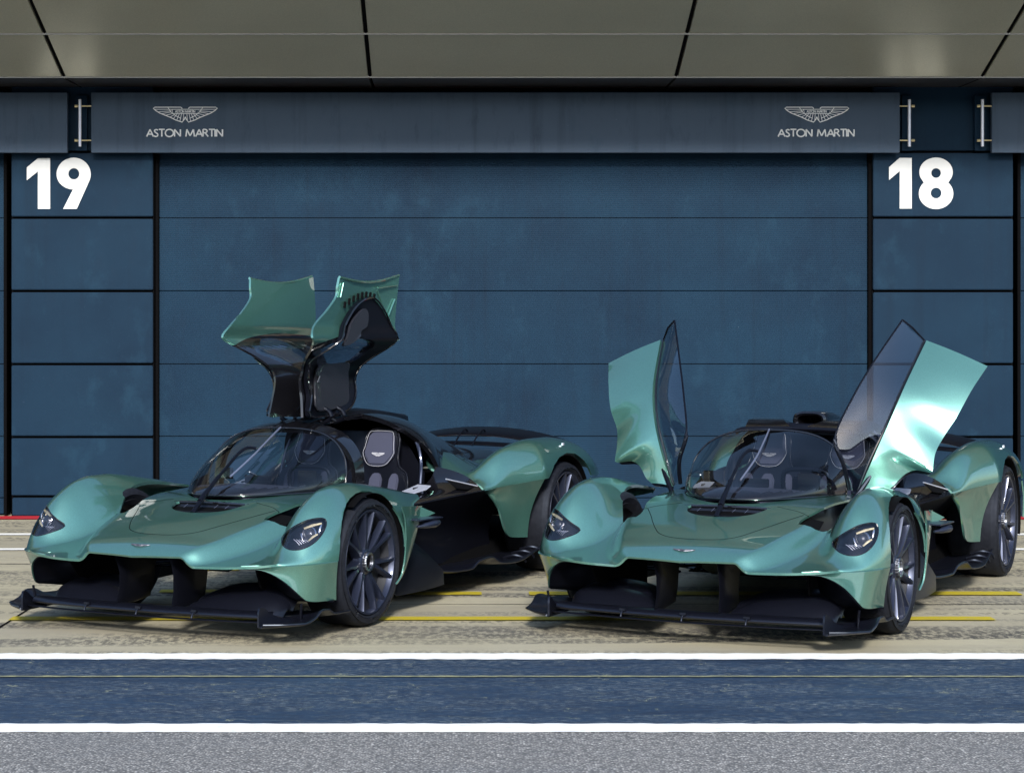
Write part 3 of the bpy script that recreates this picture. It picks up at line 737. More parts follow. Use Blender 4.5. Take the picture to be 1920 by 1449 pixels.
        for k in range(5): blade('light_guide', (-.060 + .012*k, .018 - .008*k), (-.045 + .012*k, -.026 - .002*k), .0022, ALU, .030)
        tube('lamp_surround', [tuple(p - ax*.001) for p in ring], .0034, GLOSS, hl, 6, closed=True)
    return body

def build_splitter(root):
    fw = empty('front_wing'); fw.parent = root
    # main plane, slender and rounded, bowed forward at the middle
    def loft(name, stations, mat=CARBON, par=fw, nose=.5):
        "stations: (y, x_lead, x_trail, z_lead, z_trail, thick)"
        P = []
        for y, xa, xb, za, zb, th in stations:
            ring = []
            for k in range(16):
                a = 2*math.pi*k/16; cx = .5 + .5*math.cos(a); tt = th*math.sin(a)*(.35 + .65*cx**.5)
                ring.append((xb + (xa-xb)*cx, y, zb + (za-zb)*cx + tt*.5))
            P.append(ring)
        bm = grid_bm(P, 1, closed_v=True)
        bmesh.ops.holes_fill(bm, edges=[e for e in bm.edges if len(e.link_faces) == 1]); bmesh.ops.recalc_face_normals(bm, faces=bm.faces)
        return from_bm(name, bm, mat, par, True, 50)
    f = lambda y: .045*(y/.74)**2
    ys = np.linspace(-.735, .735, 33)
    loft('main_plane', [(y, .885 - f(y)*1.4, .78 - f(y), .140, .158, .036) for y in ys], BLADE)
    loft('leading_strip', [(y, .925 - f(y)*1.5, .898 - f(y)*1.4, .118, .121, .010) for y in np.linspace(-.75, .75, 33)], SATIN)
    for y in (-.337, 0, .337):
        tube('wing_clip', [(.908 - f(y)*1.4, y, .122), (.900 - f(y)*1.4, y, .138), (.880 - f(y)*1.4, y, .156)], .0055, BLADE, fw, 8)
        box('clip_block', (.870 - f(y)*1.4, y - .018, .150), (.892 - f(y)*1.4, y + .018, .163), BLADE, fw, .003)
    for s in SGN:
        # nose pillars
        P = []
        for z, xa, xb, y, w in ((.150, .845, .66, .175, .010), (.165, .835, .52, .174, .013), (.24, .812, .495, .170, .016), (.32, .812, .480, .170, .018), (.37, .83, .46, .172, .020), (.425, .86, .42, .175, .024)):
            ring = []
            for k in range(14):
                a = 2*math.pi*k/14; cx = .5 + .5*math.cos(a); ring.append((xb + (xa-xb)*cx, y + w*math.sin(a)*(.3 + .7*cx), z))
            P.append(ring)
        bm = grid_bm(P, s, closed_v=True); bmesh.ops.holes_fill(bm, edges=[e for e in bm.edges if len(e.link_faces) == 1]); bmesh.ops.recalc_face_normals(bm, faces=bm.faces)
        from_bm('nose_pillar', bm, SATIN, fw, True, 50)
        # end fence with foot plate
        P = []
        for x, zt in ((.902, .165), (.896, .196), (.88, .202), (.85, .190), (.80, .158), (.75, .138), (.68, .122), (.62, .110)):
            P.append([(x, .742 + (.905-x)*.15, z) for z in np.linspace(.10, zt, 6)])
        o = from_bm('end_fence', grid_bm(P, s), BLADE, fw); solid(o, .011, 0, 60)
        P = []
        zw = spl([.25, .35, .46, .53, .60, .67, .76, .88], [.108, .112, .118, .146, .152, .118, .102, .102])
        for x in np.linspace(.89, .28, 34):
            yo = float(np.interp(x, [.28, .60, .76, .84, .89], [.93, .945, .935, .86, .765])); yi = .60 if x < .6 else .745
            P.append([(x, yi + (yo-yi)*t, .098 + (float(zw(x)) - .098)*t**1.6 + (.010*t**6)) for t in np.linspace(0, 1, 9)])
        o = from_bm('foot_plate', grid_bm(P, s), BLADE, fw); solid(o, .010, 0, 60)
        tube('foot_edge', [r[-1] for r in P], .0065, BLADE, o, 8, sgn=s)
        # arched secondary flaps behind the main plane
        for (dx, dz, k) in ((0, 0, 1.), (-.11, .035, .9)):
            top = cr([(.60+dx, .20, .148+dz), (.60+dx, .30, .200+dz), (.60+dx, .42, .224+dz), (.585+dx, .56, .230+dz), (.57+dx, .66, .222+dz), (.565+dx, .72, .190+dz), (.565+dx, .735, .150+dz)], 26)
            bot = cr([(.73+dx*.9, .20, .140+dz*.6), (.735+dx*.9, .30, .148+dz*.6), (.74+dx*.9, .42, .152+dz*.6), (.73+dx*.9, .56, .150+dz*.6), (.70+dx*.9, .66, .140+dz*.6), (.66+dx*.9, .71, .125+dz*.6), (.63+dx*.9, .725, .115+dz*.6)], 26)
            P = [[tuple(b.lerp(a, t) + Vector((0, 0, .018*math.sin(math.pi*t)))) for t in np.linspace(0, 1, 7)] for a, b in zip(top, bot)]
            o = from_bm('turning_flap', grid_bm(P, s), BLADE, fw); solid(o, .009, 0, 60)
            tube('flap_edge', [r[-1] for r in P], .005, BLADE, o, 8, sgn=s)
        tube('flap_stay', [(.66, .855, .20), (.655, .85, .16), (.65, .845, .11)], .007, SATIN, fw, 8, sgn=s)
        # brake duct scoop and upright glimpsed behind
        plate('duct_wall', [(.70, .60, .385), (.30, .52, .40), (.10, .50, .40), (.10, .50, .16), (.42, .53, .20), (.62, .585, .26)], .012, INNER, fw, s, .003)
        # wishbones
        for z, xx in ((.26, .17), (.26, -.17), (.45, .17), (.45, -.17)):
            tube('wishbone', [(xx, .28, z + .02), (0, .66, z)], .013, SATIN, fw, 8, .6, sgn=s)
    # underside of the nose
    P = [[(x, y, front_z(x, abs(y)) - .030) for y in np.linspace(-.54, .54, 25)] for x in np.linspace(.86, .20, 10)]
    o = from_bm('nose_underside', grid_bm(P), INNER, fw); solid(o, .006)

# ---- central tub, sills, floor
zt_ = spl([.155, .10, 0, -.12, -.25, -.40, -.50, -.60, -.75, -.9, -1.1, -1.4, -1.7, -2.0, -2.3, -2.6, -2.9, -3.2, -3.5], [.692, .725, .765, .820, .885, .950, .990, 1.030, 1.060, 1.075, 1.088, 1.094, 1.075, 1.015, .945, .865, .80, .77, .745])
wt_ = spl([.155, .145, .085, -.08, -.32, -.6, -.9, -1.2, -1.5, -1.8, -2.2, -2.6, -3.0, -3.5], [.001, .10, .20, .325, .425, .485, .525, .55, .565, .475, .345, .25, .19, .13])
def cab_pt(X, th, zb=None, drop=0., wk=1., n=None):
    if n is None: n = float(np.interp(X, [-.6, -.1, .155], [2.8, 2.35, 2.1]))
    "th 0 = top centre, 90 = base edge"
    w = float(wt_(X))*wk; zt = float(zt_(X)) - drop; b = float(np.interp(X, [-3.5, -2.2, -1.2, -.3, .155], [.66, .66, .66, .69, .690])) if zb is None else zb
    c, s_ = max(math.cos(math.radians(th)), 0.), math.sin(math.radians(th))
    return (X, w*s_**(2/n), b + max(zt - b, .001)*c**(2/n))

def build_screen(root):
    Xs = [.155, .150, .135, .11, .08, .04, 0, -.05, -.10, -.15, -.2, -.25, -.3, -.35, -.4, -.45, -.5, -.55, -.6]
    half = []
    for X in Xs:
        row = []
        for th in np.linspace(0, 90, 25):
            # rear edge leans forward towards the base
            XX = X if X > -.3 else X + .10*(th/90)**2*((-.3 - X)/.3)
            row.append(cab_pt(XX, th))
        half.append(row)
    bm = mesh_from_half(half)
    me_ = from_bm('windscreen', bm, [GLASS, GLOSS], root)
    # black printed band along the lower edge
    for p in me_.data.polygons:
        c = p.center; b = .69
        if c.z < b + .036 + max(0, (-.25 - c.x))*.05 or c.x < -.575: p.material_index = 1
    if sum(p.normal.z for p in me_.data.polygons) < 0: me_.data.flip_normals()
    # rubber bead along the foot of the glass
    edge = [cab_pt(X if X > -.3 else X + .10*((-.3-X)/.3), 90) for X in Xs]
    path = [Vector(p) for p in edge[::-1]] + [Vector((p[0], -p[1], p[2])) for p in edge[1:]]
    tube('screen_seal', [p + Vector((0, 0, -.002)) for p in path], .005, GLOSS, me_, 8)
    # header bar
    th = np.linspace(-90, 90, 41); hb = []
    for t in th:
        q = cab_pt(-.60 + .10*(abs(t)/90)**2, abs(t)); hb.append((q[0], q[1]*(1 if t >= 0 else -1), q[2]))
    tube('screen_frame', hb, .0055, GLOSS, me_, 8)
    # wiper
    wa = tube('wiper', [(.372, .0, .605), (.33, .0, .640), (.27, .0, .675)], [.015, .013, .016], SATIN, root, 12)
    def onscr(X, y, off):
        # point on the glass at lateral y
        lo, hi = 0., 90.
        for _ in range(30):
            m = (lo+hi)/2
            if cab_pt(X, m)[1] < abs(y): lo = m
            else: hi = m
        return Vector((X, y, cab_pt(X, lo)[2] + off))
    wp = lambda px, py, z_: None
    A = [(.30, .0, .665), (.17, -.005, .745), (.03, -.012, .822), (-.09, -.018, .885)]; B_ = [(-.15, -.012, .918), (-.20, .004, .935), (-.235, .034, .928)]
    tube('wiper_arm', cr(A + B_, 24), [.015]*4 + [.012]*6 + [.009]*14, SATIN, wa, 10)
    tube('wiper_blade', cr([onscr(.02, .020, .026), onscr(-.20, .034, .028), onscr(-.40, .018, .022), onscr(-.575, -.006, .012)], 16), .0048, BLADEGREY, wa, 8, 1.3)
    return me_

def build_tub(root, spider):
    # nose box, dash, floor pan, bulkhead: dark masses seen through the glass and under the nose
    tub = empty('tub'); tub.parent = root
    # footwell tunnel
    P = []
    for X, w, z0, z1 in ((.50, .20, .42, .50), (.2, .30, .38, .60), (-.1, .40, .34, .655), (-.5, .47, .22, .66), (-.62, .49, .18, .60), (-1.0, .52, .16, .56), (-1.5, .55, .16, .60), (-1.75, .55, .18, .64)):
        P.append([(X, 0, z0), (X, w*.75, z0), (X, w*.97, z0 + .06), (X, w, (z0+z1)/2), (X, w*.97, z1 - .03), (X, w*.93, z1)])
    o = from_bm('cockpit_shell', mesh_from_half(P), CARBON, tub); solid(o, .01, 0, 50)
    # dashboard
    P = [[(x, y, z - .12*y*y) for y in np.linspace(-.40, .40, 17)] for x, z in ((.10, .675), (0., .70), (-.15, .715), (-.30, .715), (-.36, .695), (-.375, .62), (-.36, .52))]
    for r in P:
        for i, q in enumerate(r):
            wmax = float(wt_(q[0])) - .03; r[i] = (q[0], max(-wmax, min(wmax, q[1])), q[2])
    o = from_bm('dashboard', grid_bm(P), SUEDE, tub); solid(o, .008, 0, 60)
    # raised binnacle, display blade and door-mounted screens
    box('display', (-.37, -.12, .715), (-.355, .06, .765), GLOSS, tub, .004)
    for s in SGN:
        box('side_display', (-.40, .22*s, .735), (-.385, .34*s, .80), GLOSS, tub, .004)
    # steering wheel, oblong
    st = tube('steering_wheel', [(-.50 + .05*(z), .235 + y, .735 + z) for y, z in cr([(-.135, .02), (-.12, .065), (-.06, .08), (.06, .08), (.12, .065), (.135, .02), (.125, -.05), (.07, -.075), (-.07, -.075), (-.125, -.05)], 40, True)], .014, SATIN, tub, 10, closed=True)
    box('wheel_hub', (-.515, .155, .690), (-.485, .315, .775), SATIN, st, .01)
    tube('steering_column', [(-.48, .235, .72), (-.30, .235, .66)], .025, INNER, st, 10)
    # seats
    for s in SGN:
        seat = empty('seat', (-1.34, .245*s, 0)); seat.parent = tub
        def sl(pts, off=0.):   # seat-back plane: leans back, pts are (y, height)
            return [(-.36*(z - .50) + .10 - off, y, z - .035) for y, z in pts]
        out = [(-.19, .42), (-.205, .60), (-.225, .68), (-.20, .76), (-.145, .80), (-.125, .86), (-.120, .96), (-.095, 1.01), (-.04, 1.025), (.04, 1.025), (.095, 1.01), (.120, .96), (.125, .86), (.145, .80), (.20, .76), (.225, .68), (.205, .60), (.19, .42)]
        plate('seat_shell', sl(out, 0), .035, SATIN, seat, 1, .012)
        tube('shell_edge', [Vector(p) + Vector((.017, 0, .006)) for p in sl([tuple(q) for q in cr(out[1:-1], 50)])], .0014, GREYTRIM, seat, 6)
        hr = [(-.085, .985), (-.10, .90), (-.105, .86), (-.055, .795), (.055, .795), (.105, .86), (.10, .90), (.085, .985), (.05, 1.0), (-.05, 1.0)]
        pd = plate('headrest', [Vector(p) + Vector((.026, 0, .01)) for p in sl(hr)], .03, SUEDE, seat, 1, .010)
        tube('stitching', [Vector(p) + Vector((.043, 0, .016)) for p in sl([tuple(q) for q in cr(hr, 60, True)])], .0013, STITCH, pd, 6, closed=True)
        nn = Vector((.94, 0, .34)).normalized(); Yv = Vector((-.34, 0, .94)); Xv = Vector((0, 1, 0))
        R = Matrix((Xv, Yv, nn)).transposed().to_4x4(); R.translation = Vector(sl([(0, .865)])[0]) + Vector((.044, 0, .018))
        bm = bmesh.new(); wings_bm(bm, R, .088, .0022, text=False); bmesh.ops.recalc_face_normals(bm, faces=bm.faces); from_bm('embroidered_wings', bm, STITCH, pd)
        for y0, w2 in ((-.125, .032), (0, .042), (.125, .032)):
            cs = [(y0 - w2, .50), (y0 - w2, .72), (y0 - w2*.55, .755), (y0 + w2*.55, .755), (y0 + w2, .72), (y0 + w2, .50)]
            plate('back_pad', [Vector(p) + Vector((.022, 0, .004)) for p in sl(cs)], .022, SUEDE, seat, 1, .006)
        tube('belt_bar', cr([(-.10, .13*s, .99), (-.11, .20*s, .92), (-.09, .245*s, .80), (-.06, .255*s, .66)], 16), .011, WHEEL, seat, 8)
        box('seat_base', (.05, -.19, .36), (.52, .19, .42), SUEDE, seat, .03)
    P = [[(x, y*k, z) for y in np.linspace(-.47, .47, 9)] for x, z, k in ((-1.50, .40, 1), (-1.52, .72, 1), (-1.54, .88, .75), (-1.56, .97, .5))]
    from_bm('bulkhead', grid_bm(P), SATIN, tub)
    # ---- sills / shoulders
    for s in SGN:
        inner = [(-.545, .485, .70), (-.60, .500, .640), (-.80, .505, .590), (-1.05, .515, .585), (-1.28, .530, .615), (-1.45, .545, .690), (-1.54, .535, .760)]
        outer = [(-.545, .590, .560), (-.66, .630, .562), (-.84, .670, .572), (-1.1, .715, .585), (-1.35, .755, .598), (-1.55, .780, .606), (-1.680, .793, .611)]
        I, O = cr(inner, 30), cr(outer, 30); P = []
        for a, b in zip(I, O):
            P.append([tuple(a.lerp(b, t) + Vector((0, .035*math.sin(math.pi*t), .022*math.sin(math.pi*t)))) for t in np.linspace(0, 1, 9)])
        o = from_bm('sill', grid_bm(P, s), GLOSS, tub); solid(o, .012, -1 if s > 0 else -1, 60)
        # silver tread plate with slot
        tp = plate('tread_plate', [(-1.02, .545, .632), (-1.00, .640, .630), (-1.15, .668, .648), (-1.24, .655, .664), (-1.235, .565, .668)], .008, ALU, tub, s, .003)
        box('latch', (-1.16, .60*s, .650), (-1.10, .608*s, .662), GLOSS, tp, .002)
        # dark intake slot under the green shoulder
        plate('side_intake', [(-1.36, .700, .695), (-1.62, .775, .640), (-1.50, .775, .625), (-1.40, .745, .640)], .006, INNER, tub, s, .002)
        tube('intake_edge', [(-1.35, .700, .700), (-1.63, .782, .640)], .004, ALU, tub, 6, sgn=s)
        # recessed flank under the shoulder, sweeping down to the floor
        Ofull = [(-.40, .50, .52)] + outer + [(-1.85, .80, .62), (-2.25, .80, .63)]
        low = [(-.40, .40, .22), (-.545, .42, .20), (-.75, .50, .185), (-.95, .57, .175), (-1.15, .60, .170), (-1.4, .60, .165), (-1.6, .585, .165), (-1.8, .57, .165), (-2.0, .56, .165), (-2.3, .56, .165)]
        I, O = cr(Ofull, 40), cr(low, 40); P = []
        for a, b in zip(I, O):
            row = []
            for t in np.linspace(0, 1, 12):
                p = a.lerp(b, t); row.append((p.x, p.y - .10*math.sin(math.pi*t)**1. - (.0), p.z))
            P.append(row)
        o = from_bm('side_pod', grid_bm(P, s), SATIN, tub); solid(o, .01, 0, 60)
        # floor edge with its wave and the three strakes
        zw = spl([-1.02, -1.2, -1.36, -1.46, -1.58, -1.72, -1.9, -2.2, -2.45], [.170, .150, .148, .190, .198, .150, .138, .165, .195])
        P = []
        for x in np.linspace(-.95, -2.42, 60):
            yo = float(np.interp(x, [-2.42, -2.0, -1.6, -1.2, -1.02, -.95], [.885, .925, .900, .845, .80, .66]))
            P.append([(x, .54 + (yo-.54)*t, .150 + (float(zw(x)) - .150)*t**2.2 + .012*t**8) for t in np.linspace(0, 1, 11)])
        fl = from_bm('floor_edge', grid_bm(P, s), BLADE, tub); solid(fl, .010, 0, 60)
        tube('floor_bead', [r[-1] for r in P], .007, BLADE, fl, 8, sgn=s)
        for x in (-2.02, -2.15, -2.28):
            tube('floor_strake', cr([(x, .78, float(zw(x)) + .01), (x - .01, .85, float(zw(x)) + .028), (x - .035, .905, float(zw(x)) + .012), (x - .05, .915, float(zw(x)) - .015)], 14), .006, SATIN, fl, 6, 1.6, sgn=s)
        # barge board behind the front wheel
        P = [[tuple(Vector(a).lerp(Vector(b), t) + Vector((0, .02*math.sin(math.pi*t), 0))) for t in np.linspace(0, 1, 7)] for a, b in
             (((-.56, .76, .47), (-.38, .79, .30)), ((-.68, .80, .40), (-.38, .80, .22)), ((-.85, .835, .29), (-.39, .815, .16)), ((-1.00, .850, .19), (-.40, .83, .13)), ((-1.01, .850, .105), (-.44, .835, .105)))]
        o = from_bm('barge_board', grid_bm(P, s), CARBON, tub); solid(o, .010, 0, 50)
    o = plate('floor_pan', [(-.9, .62, .15), (-2.9, .62, .15), (-3.4, .5, .28), (-3.4, -.5, .28), (-2.9, -.62, .15), (-.9, -.62, .15)], .01, INNER, tub)
    return tub

# ---- rear body
zcr_ = spl([-1.45, -1.68, -1.76, -1.85, -1.95, -2.1, -2.4, -2.7, -2.9, -3.1, -3.25, -3.36, -3.43], [.58, .60, .65, .745, .812, .860, .897, .893, .875, .845, .800, .735, .66])
def rear_grid():
    P = []
    Xs = list(np.concatenate([np.linspace(-1.50, -2.3, 26), np.linspace(-2.33, -3.1, 20), np.linspace(-3.13, -3.44, 14)]))
    for X in Xs:
        row = []
        yc = float(np.interp(X, [-3.44, -3.1, -2.4, -1.9, -1.45], [.72, .77, .79, .75, .62]))
        zc = float(zcr_(X)); ki = float(np.interp(X, [-3.4, -2.4, -1.9, -1.5], [2.6, 3.4, 3.2, 1.0]))
        yi = float(np.interp(X, [-3.44, -2.7, -2.1, -1.80, -1.62, -1.5], [.20, .28, .37, .39, .43, .52]))
        shz = lambda y: float(np.interp(X, [-3.44, -2.6, -2.1, -1.85, -1.7, -1.5], [.60, .64, .72, .742, .737, .735])) + .10*max(.62 - y, 0)**1.2*float(np.interp(X, [-2.6, -2.2, -1.9, -1.6, -1.5], [0, 1.4, 2.6, 2.2, .5])) - .41*(y - .5)
        yo = float(np.interp(X, [-3.44, -3.35, -3.2, -2.9, -2.3, -2.0, -1.68, -1.5], [.86, .91, .945, .968, .958, .875, .796, .765]))
        zo = float(np.interp(X, [-3.44, -2.4, -2.0, -1.68, -1.5], [.60, .650, .632, .612, .640]))
        ys = np.linspace(yi, min(yc, yo - .03), 26)
        for y in ys:
            row.append((X, y, float(smax(shz(y), zc - ki*max(yc - y, 0)**1.8, .07))))
        y0, z0 = row[-1][1], row[-1][2]
        for t in np.linspace(0, 90, 15)[1:]:
            c, s_ = max(math.cos(math.radians(t)), 0), math.sin(math.radians(t)); n = 2.0
            row.append((X, y0 + (yo - y0)*s_**(2/n), zo + max(z0 - zo, .002)*c**(2/n)))
        P.append(row)
    return P
def build_rear(root):
    for s in SGN:
        body = from_bm('rear_wing_body', grid_bm(rear_grid(), s), PAINT, root)
        if sum(p.normal.z for p in body.data.polygons) < 0: body.data.flip_normals()
        solid(body, .012, -1, 40)
        boolean(body, prism(ARCH_R, 1, s*.86, s*1.2))
        # slanted front edge
        boolean(body, prism([(-1.2, s*1.1), (-1.2, s*.3), (-1.64, s*.30), (-1.55, s*.50), (-1.62, s*.66), (-1.685, s*.80), (-1.70, s*1.1)], 2, .3, 1.2))
        # tucked flank below the crease
        top = [(-1.672, .792, .612), (-1.84, .832, .622), (-2.0, .874, .632), (-2.15, .915, .641), (-2.29, .950, .648)]
        bot = [(-1.84, .790, .560), (-1.93, .795, .42), (-2.03, .797, .315), (-2.10, .80, .288), (-2.245, .83, .272)]
        T = cr([(-1.70, .798, .612)] + top[1:], 22); Bm = []
        mid = cr([(-1.84, .800, .570), (-1.93, .798, .44), (-2.00, .797, .335), (-2.06, .80, .290), (-2.14, .81, .276), (-2.26, .84, .268)], 22)
        P = [[tuple(a.lerp(b, t) + Vector((0, -.030*math.sin(math.pi*t), 0))) for t in np.linspace(0, 1, 10)] for a, b in zip(T, mid)]
        o = from_bm('rear_flank', grid_bm(P, s), PAINT, root); solid(o, .010, 0, 45)
        # quarter behind the rear wheel
        P = [[tuple(Vector(a).lerp(Vector(b), t)) for t in np.linspace(0, 1, 6)] for a, b in (((-3.10, .945, .60), (-3.43, .86, .60)), ((-3.17, .945, .50), (-3.43, .86, .48)), ((-3.18, .94, .35), (-3.38, .86, .35)))]
        o = from_bm('rear_quarter', grid_bm(P, s), PAINT, root); solid(o, .01, 0, 45)
        P = [[(-2.70 + .44*math.cos(a), y, .364 + .415*math.sin(a)) for y in (.55, .86, .93)] for a in np.linspace(.9, math.pi + .3, 26)]
        o = from_bm('wheel_house', grid_bm(P, s), INNER, root); solid(o, .008)
        # tiny clearance lamp
        box('marker_lamp', (-2.71, s*.893, .838), (-2.735, s*.905, .856), ALU, root, .002)
    # rear wing
    rw = empty('rear_wing'); rw.parent = root
    def foil(name, f, chord, th, mat, n=27):
        P = []
        for y in np.linspace(-.66, .66, n):
            x0, z0, tw = f(y); ring = []
            for k in range(14):
                a = 2*math.pi*k/14; cx = .5 + .5*math.cos(a); ring.append((x0 - chord*(1-cx), y, z0 + tw*(1-cx) + th*math.sin(a)*(.3 + .7*cx**.5)))
            P.append(ring)
        bm = grid_bm(P, 1, closed_v=True); bmesh.ops.holes_fill(bm, edges=[e for e in bm.edges if len(e.link_faces) == 1]); bmesh.ops.recalc_face_normals(bm, faces=bm.faces)
        return from_bm(name, bm, mat, rw, True, 50)
    foil('upper_plane', lambda y: (-3.20, .865 - .080*abs(y/.6)**2.2, .048), .28, .014, SATIN)
    foil('lower_plane', lambda y: (-3.12, .800 - .03*abs(y/.6)**2, .020), .12, .010, SATIN)
    for s in SGN: tube('wing_stay', cr([(-3.06, .07*s, .80), (-3.14, .07*s, .86), (-3.24, .07*s, .902), (-3.28, .07*s, .885)], 14), .006, SATIN, rw, 8)
    # diffuser deck between the wheels
    P = [[(x, y, z) for y in np.linspace(-.60, .60, 9)] for x, z in ((-2.2, .60), (-2.6, .62), (-3.0, .60), (-3.35, .60))]
    o = from_bm('rear_deck', grid_bm(P), INNER, root); solid(o, .01)
    plate('rear_panel', [(-3.36, .80, .60), (-3.36, -.80, .60), (-3.34, -.70, .30), (-3.34, .70, .30)], .02, INNER, root)

def build_cabin_coupe(root):
    Xs = list(np.concatenate([np.linspace(-.605, -1.7, 44), np.linspace(-1.75, -3.45, 36)])); half = []
    for X in Xs:
        n = float(np.interp(X, [-3.4, -2.4, -1.7, -1.1, -.6], [1.5, 2.0, 2.2, 2.5, 2.8])); half.append([cab_pt(X, th, n=n) for th in np.linspace(0, 90, 26)])
    o = from_bm('canopy_roof', mesh_from_half(half), GLOSS, root)
    if sum(p.normal.z for p in o.data.polygons) < 0: o.data.flip_normals()
    solid(o, .03, -1, 40)
    for s in SGN:
        ap = cr([(-.67, .55), (-.685, .75), (-.70, .90), (-.72, 1.0), (-.80, 1.2), (-1.22, 1.2), (-1.36, 1.00), (-1.47, .88), (-1.55, .76), (-1.60, .66), (-1.60, .5), (-.68, .45)], 60, True)
        boolean(o, prism([(p.x, p.y) for p in ap], 1, s*.125, s*1.0))
        # bright seal lip around the aperture
        lip = []
        for p in cr([(-.69, .72), (-.70, .85), (-.72, .95), (-.76, 1.02)], 10):
            pass
        # hinge arms
        for X in (-.86, -1.02):
            tube('hinge_arm', cr([(X, .10*s, 1.045), (X, .17*s, 1.075), (X, .165*s, 1.115), (X, .12*s, 1.14)], 12), .012, SATIN, o, 8, 1.2)
    # roof scoop fin running back
    P = [[(x, y, z) for y, z in ((-w, z0), (-w*.7, z1), (0, z1 + .012), (w*.7, z1), (w, z0))] for x, w, z0, z1 in ((-1.0, .10, 1.07, 1.078), (-1.25, .13, 1.07, 1.098), (-1.5, .13, 1.07, 1.100), (-1.8, .11, 1.03, 1.075), (-2.05, .07, .98, 1.045), (-2.16, .03, .96, 1.035))]
    f = from_bm('roof_fin', grid_bm(P), SATIN, o); solid(f, .01)
    # aperture edge highlights
    for s in SGN:
        path = []
        for X in np.linspace(-1.16, -1.57, 30):
            pass
    return o

def door_coupe(root, s):
    "gull-wing door standing open, hinged beside the spine; car-left for s=1"
    yz = spl([1.09, 1.20, 1.30, 1.38, 1.44, 1.50, 1.56, 1.64, 1.75, 1.95], [.115, .100, .085, .110, .165, .245, .305, .285, .290, .310])
    fr = cr([(-.618, 1.092), (-.635, 1.20), (-.640, 1.30), (-.640, 1.365), (-.575, 1.44), (-.50, 1.50), (-.445, 1.535), (-.405, 1.572), (-.47, 1.64), (-.60, 1.72), (-.70, 1.80), (-.708, 1.86), (-.719, 1.915)], 70)
    rr = cr([(-1.05, 1.078), (-1.16, 1.11), (-1.25, 1.17), (-1.285, 1.25), (-1.29, 1.33), (-1.33, 1.41), (-1.41, 1.48), (-1.45, 1.54), (-1.462, 1.62), (-1.470, 1.75), (-1.474, 1.85), (-1.476, 1.945)], 70)
    P = []; N = 40
    for i, (a, b) in enumerate(zip(fr, rr)):
        row = []
        for k in range(N):
            t = k/(N-1); x = a.x + (b.x-a.x)*t; z = a.y + (b.y-a.y)*t
            if i > 50: z -= .035*math.sin(math.pi*t)*((i-50)/19)
            bow = .045*math.sin(math.pi*t)*(1 if z < 1.5 else .3)
            row.append((x, float(yz(z)) - bow + .0, z))
        P.append(row)
    # split rows: lower skin (black), window zone, green panel
    d = from_bm('door', grid_bm(P, s), GLOSS, root)
    solid(d, .014, 0, 45)
    base_me = d.data.copy()
    zl = [(x, float(spl([-1.5, -1.3, -1.0, -.75, -.5, -.4], [1.56, 1.578, 1.588, 1.57, 1.525, 1.50])(x))) for x in np.linspace(-1.55, -.35, 30)]
    up = lambda: prism(zl + [(-.35, 2.2), (-1.55, 2.2)], 1, -1, 1)
    pnl = link(bpy.data.objects.new('painted_panel', base_me.copy())); boolean(pnl, up(), 'INTERSECT'); boolean(d, up())
    pnl.data.materials.clear(); pnl.data.materials.append(PAINT); pnl.parent = d
    for p in pnl.data.polygons: p.material_index = 0
    win = cr([(-.60, 1.478), (-.70, 1.535), (-.90, 1.558), (-1.10, 1.545), (-1.20, 1.50), (-1.185, 1.42), (-1.02, 1.395), (-.85, 1.392), (-.78, 1.40), (-.68, 1.44)], 48, True)
    gl = link(bpy.data.objects.new('side_window', base_me)); boolean(gl, prism([(p.x, p.y) for p in win], 1, -1, 1), 'INTERSECT')
    boolean(d, prism([(p.x, p.y) for p in win], 1, -1, 1))
    gl.data.materials.clear(); gl.data.materials.append(TINT); gl.parent = d
    for p in gl.data.polygons: p.material_index = 0
    off = lambda x, z, e: (x, (float(yz(z)) + e), z)
    # inner trim: black moulded liner standing off the skin on its outboard side
    trim = cr([(-.66, 1.10), (-.70, 1.22), (-.66, 1.36), (-.60, 1.43), (-.66, 1.50), (-.74, 1.60), (-.86, 1.72), (-.98, 1.785), (-1.12, 1.80), (-1.26, 1.73), (-1.37, 1.62), (-1.42, 1.54), (-1.36, 1.46), (-1.27, 1.36), (-1.25, 1.22), (-1.15, 1.13), (-.95, 1.10)], 70, True)
    inn = cr([(-.78, 1.13), (-.79, 1.30), (-.78, 1.395), (-.95, 1.405), (-1.10, 1.41), (-1.17, 1.38), (-1.19, 1.22), (-1.12, 1.15)], 40, True)
    lin = from_bm('door_liner', grid_bm([[off(x, z, .028) for x in [p]] for p in [0]] if False else P, s), SATIN, d)
    lin.data.transform(Matrix.Translation((0, .024*s, 0))); solid(lin, .022, 0, 45)
    boolean(lin, prism([(p.x, p.y) for p in trim], 1, -1, 1), 'INTERSECT')
    boolean(lin, prism([(p.x, p.y) for p in win], 1, -1, 1))
    # recessed pocket panel, pull handle, pillow trim
    pk = plate('door_pocket', [(p.x, float(yz(p.y)) - .03 + .046, p.y) for p in inn], .012, GREYTRIM, d, s, .004)
    tube('pull_handle', [(p[0], (float(yz(p[1])) + .035), p[1]) for p in [(-.80, 1.335), (-.80, 1.30), (-.86, 1.285), (-.90, 1.288)]], .009, STEEL, d, 8, sgn=s)
    tube('liner_edge', [(p.x, float(yz(p.y)) + .036, p.y) for p in trim], .006, GLOSS, d, 8, sgn=s, closed=True)
    pod = cr([(-.74, 1.53), (-.84, 1.66), (-.97, 1.735), (-1.04, 1.715), (-1.03, 1.63), (-.94, 1.60), (-.84, 1.52)], 30, True)
    plate('arm_trim', [(p.x, float(yz(p.y)) + .040, p.y) for p in pod], .014, GREYTRIM, d, s, .005)
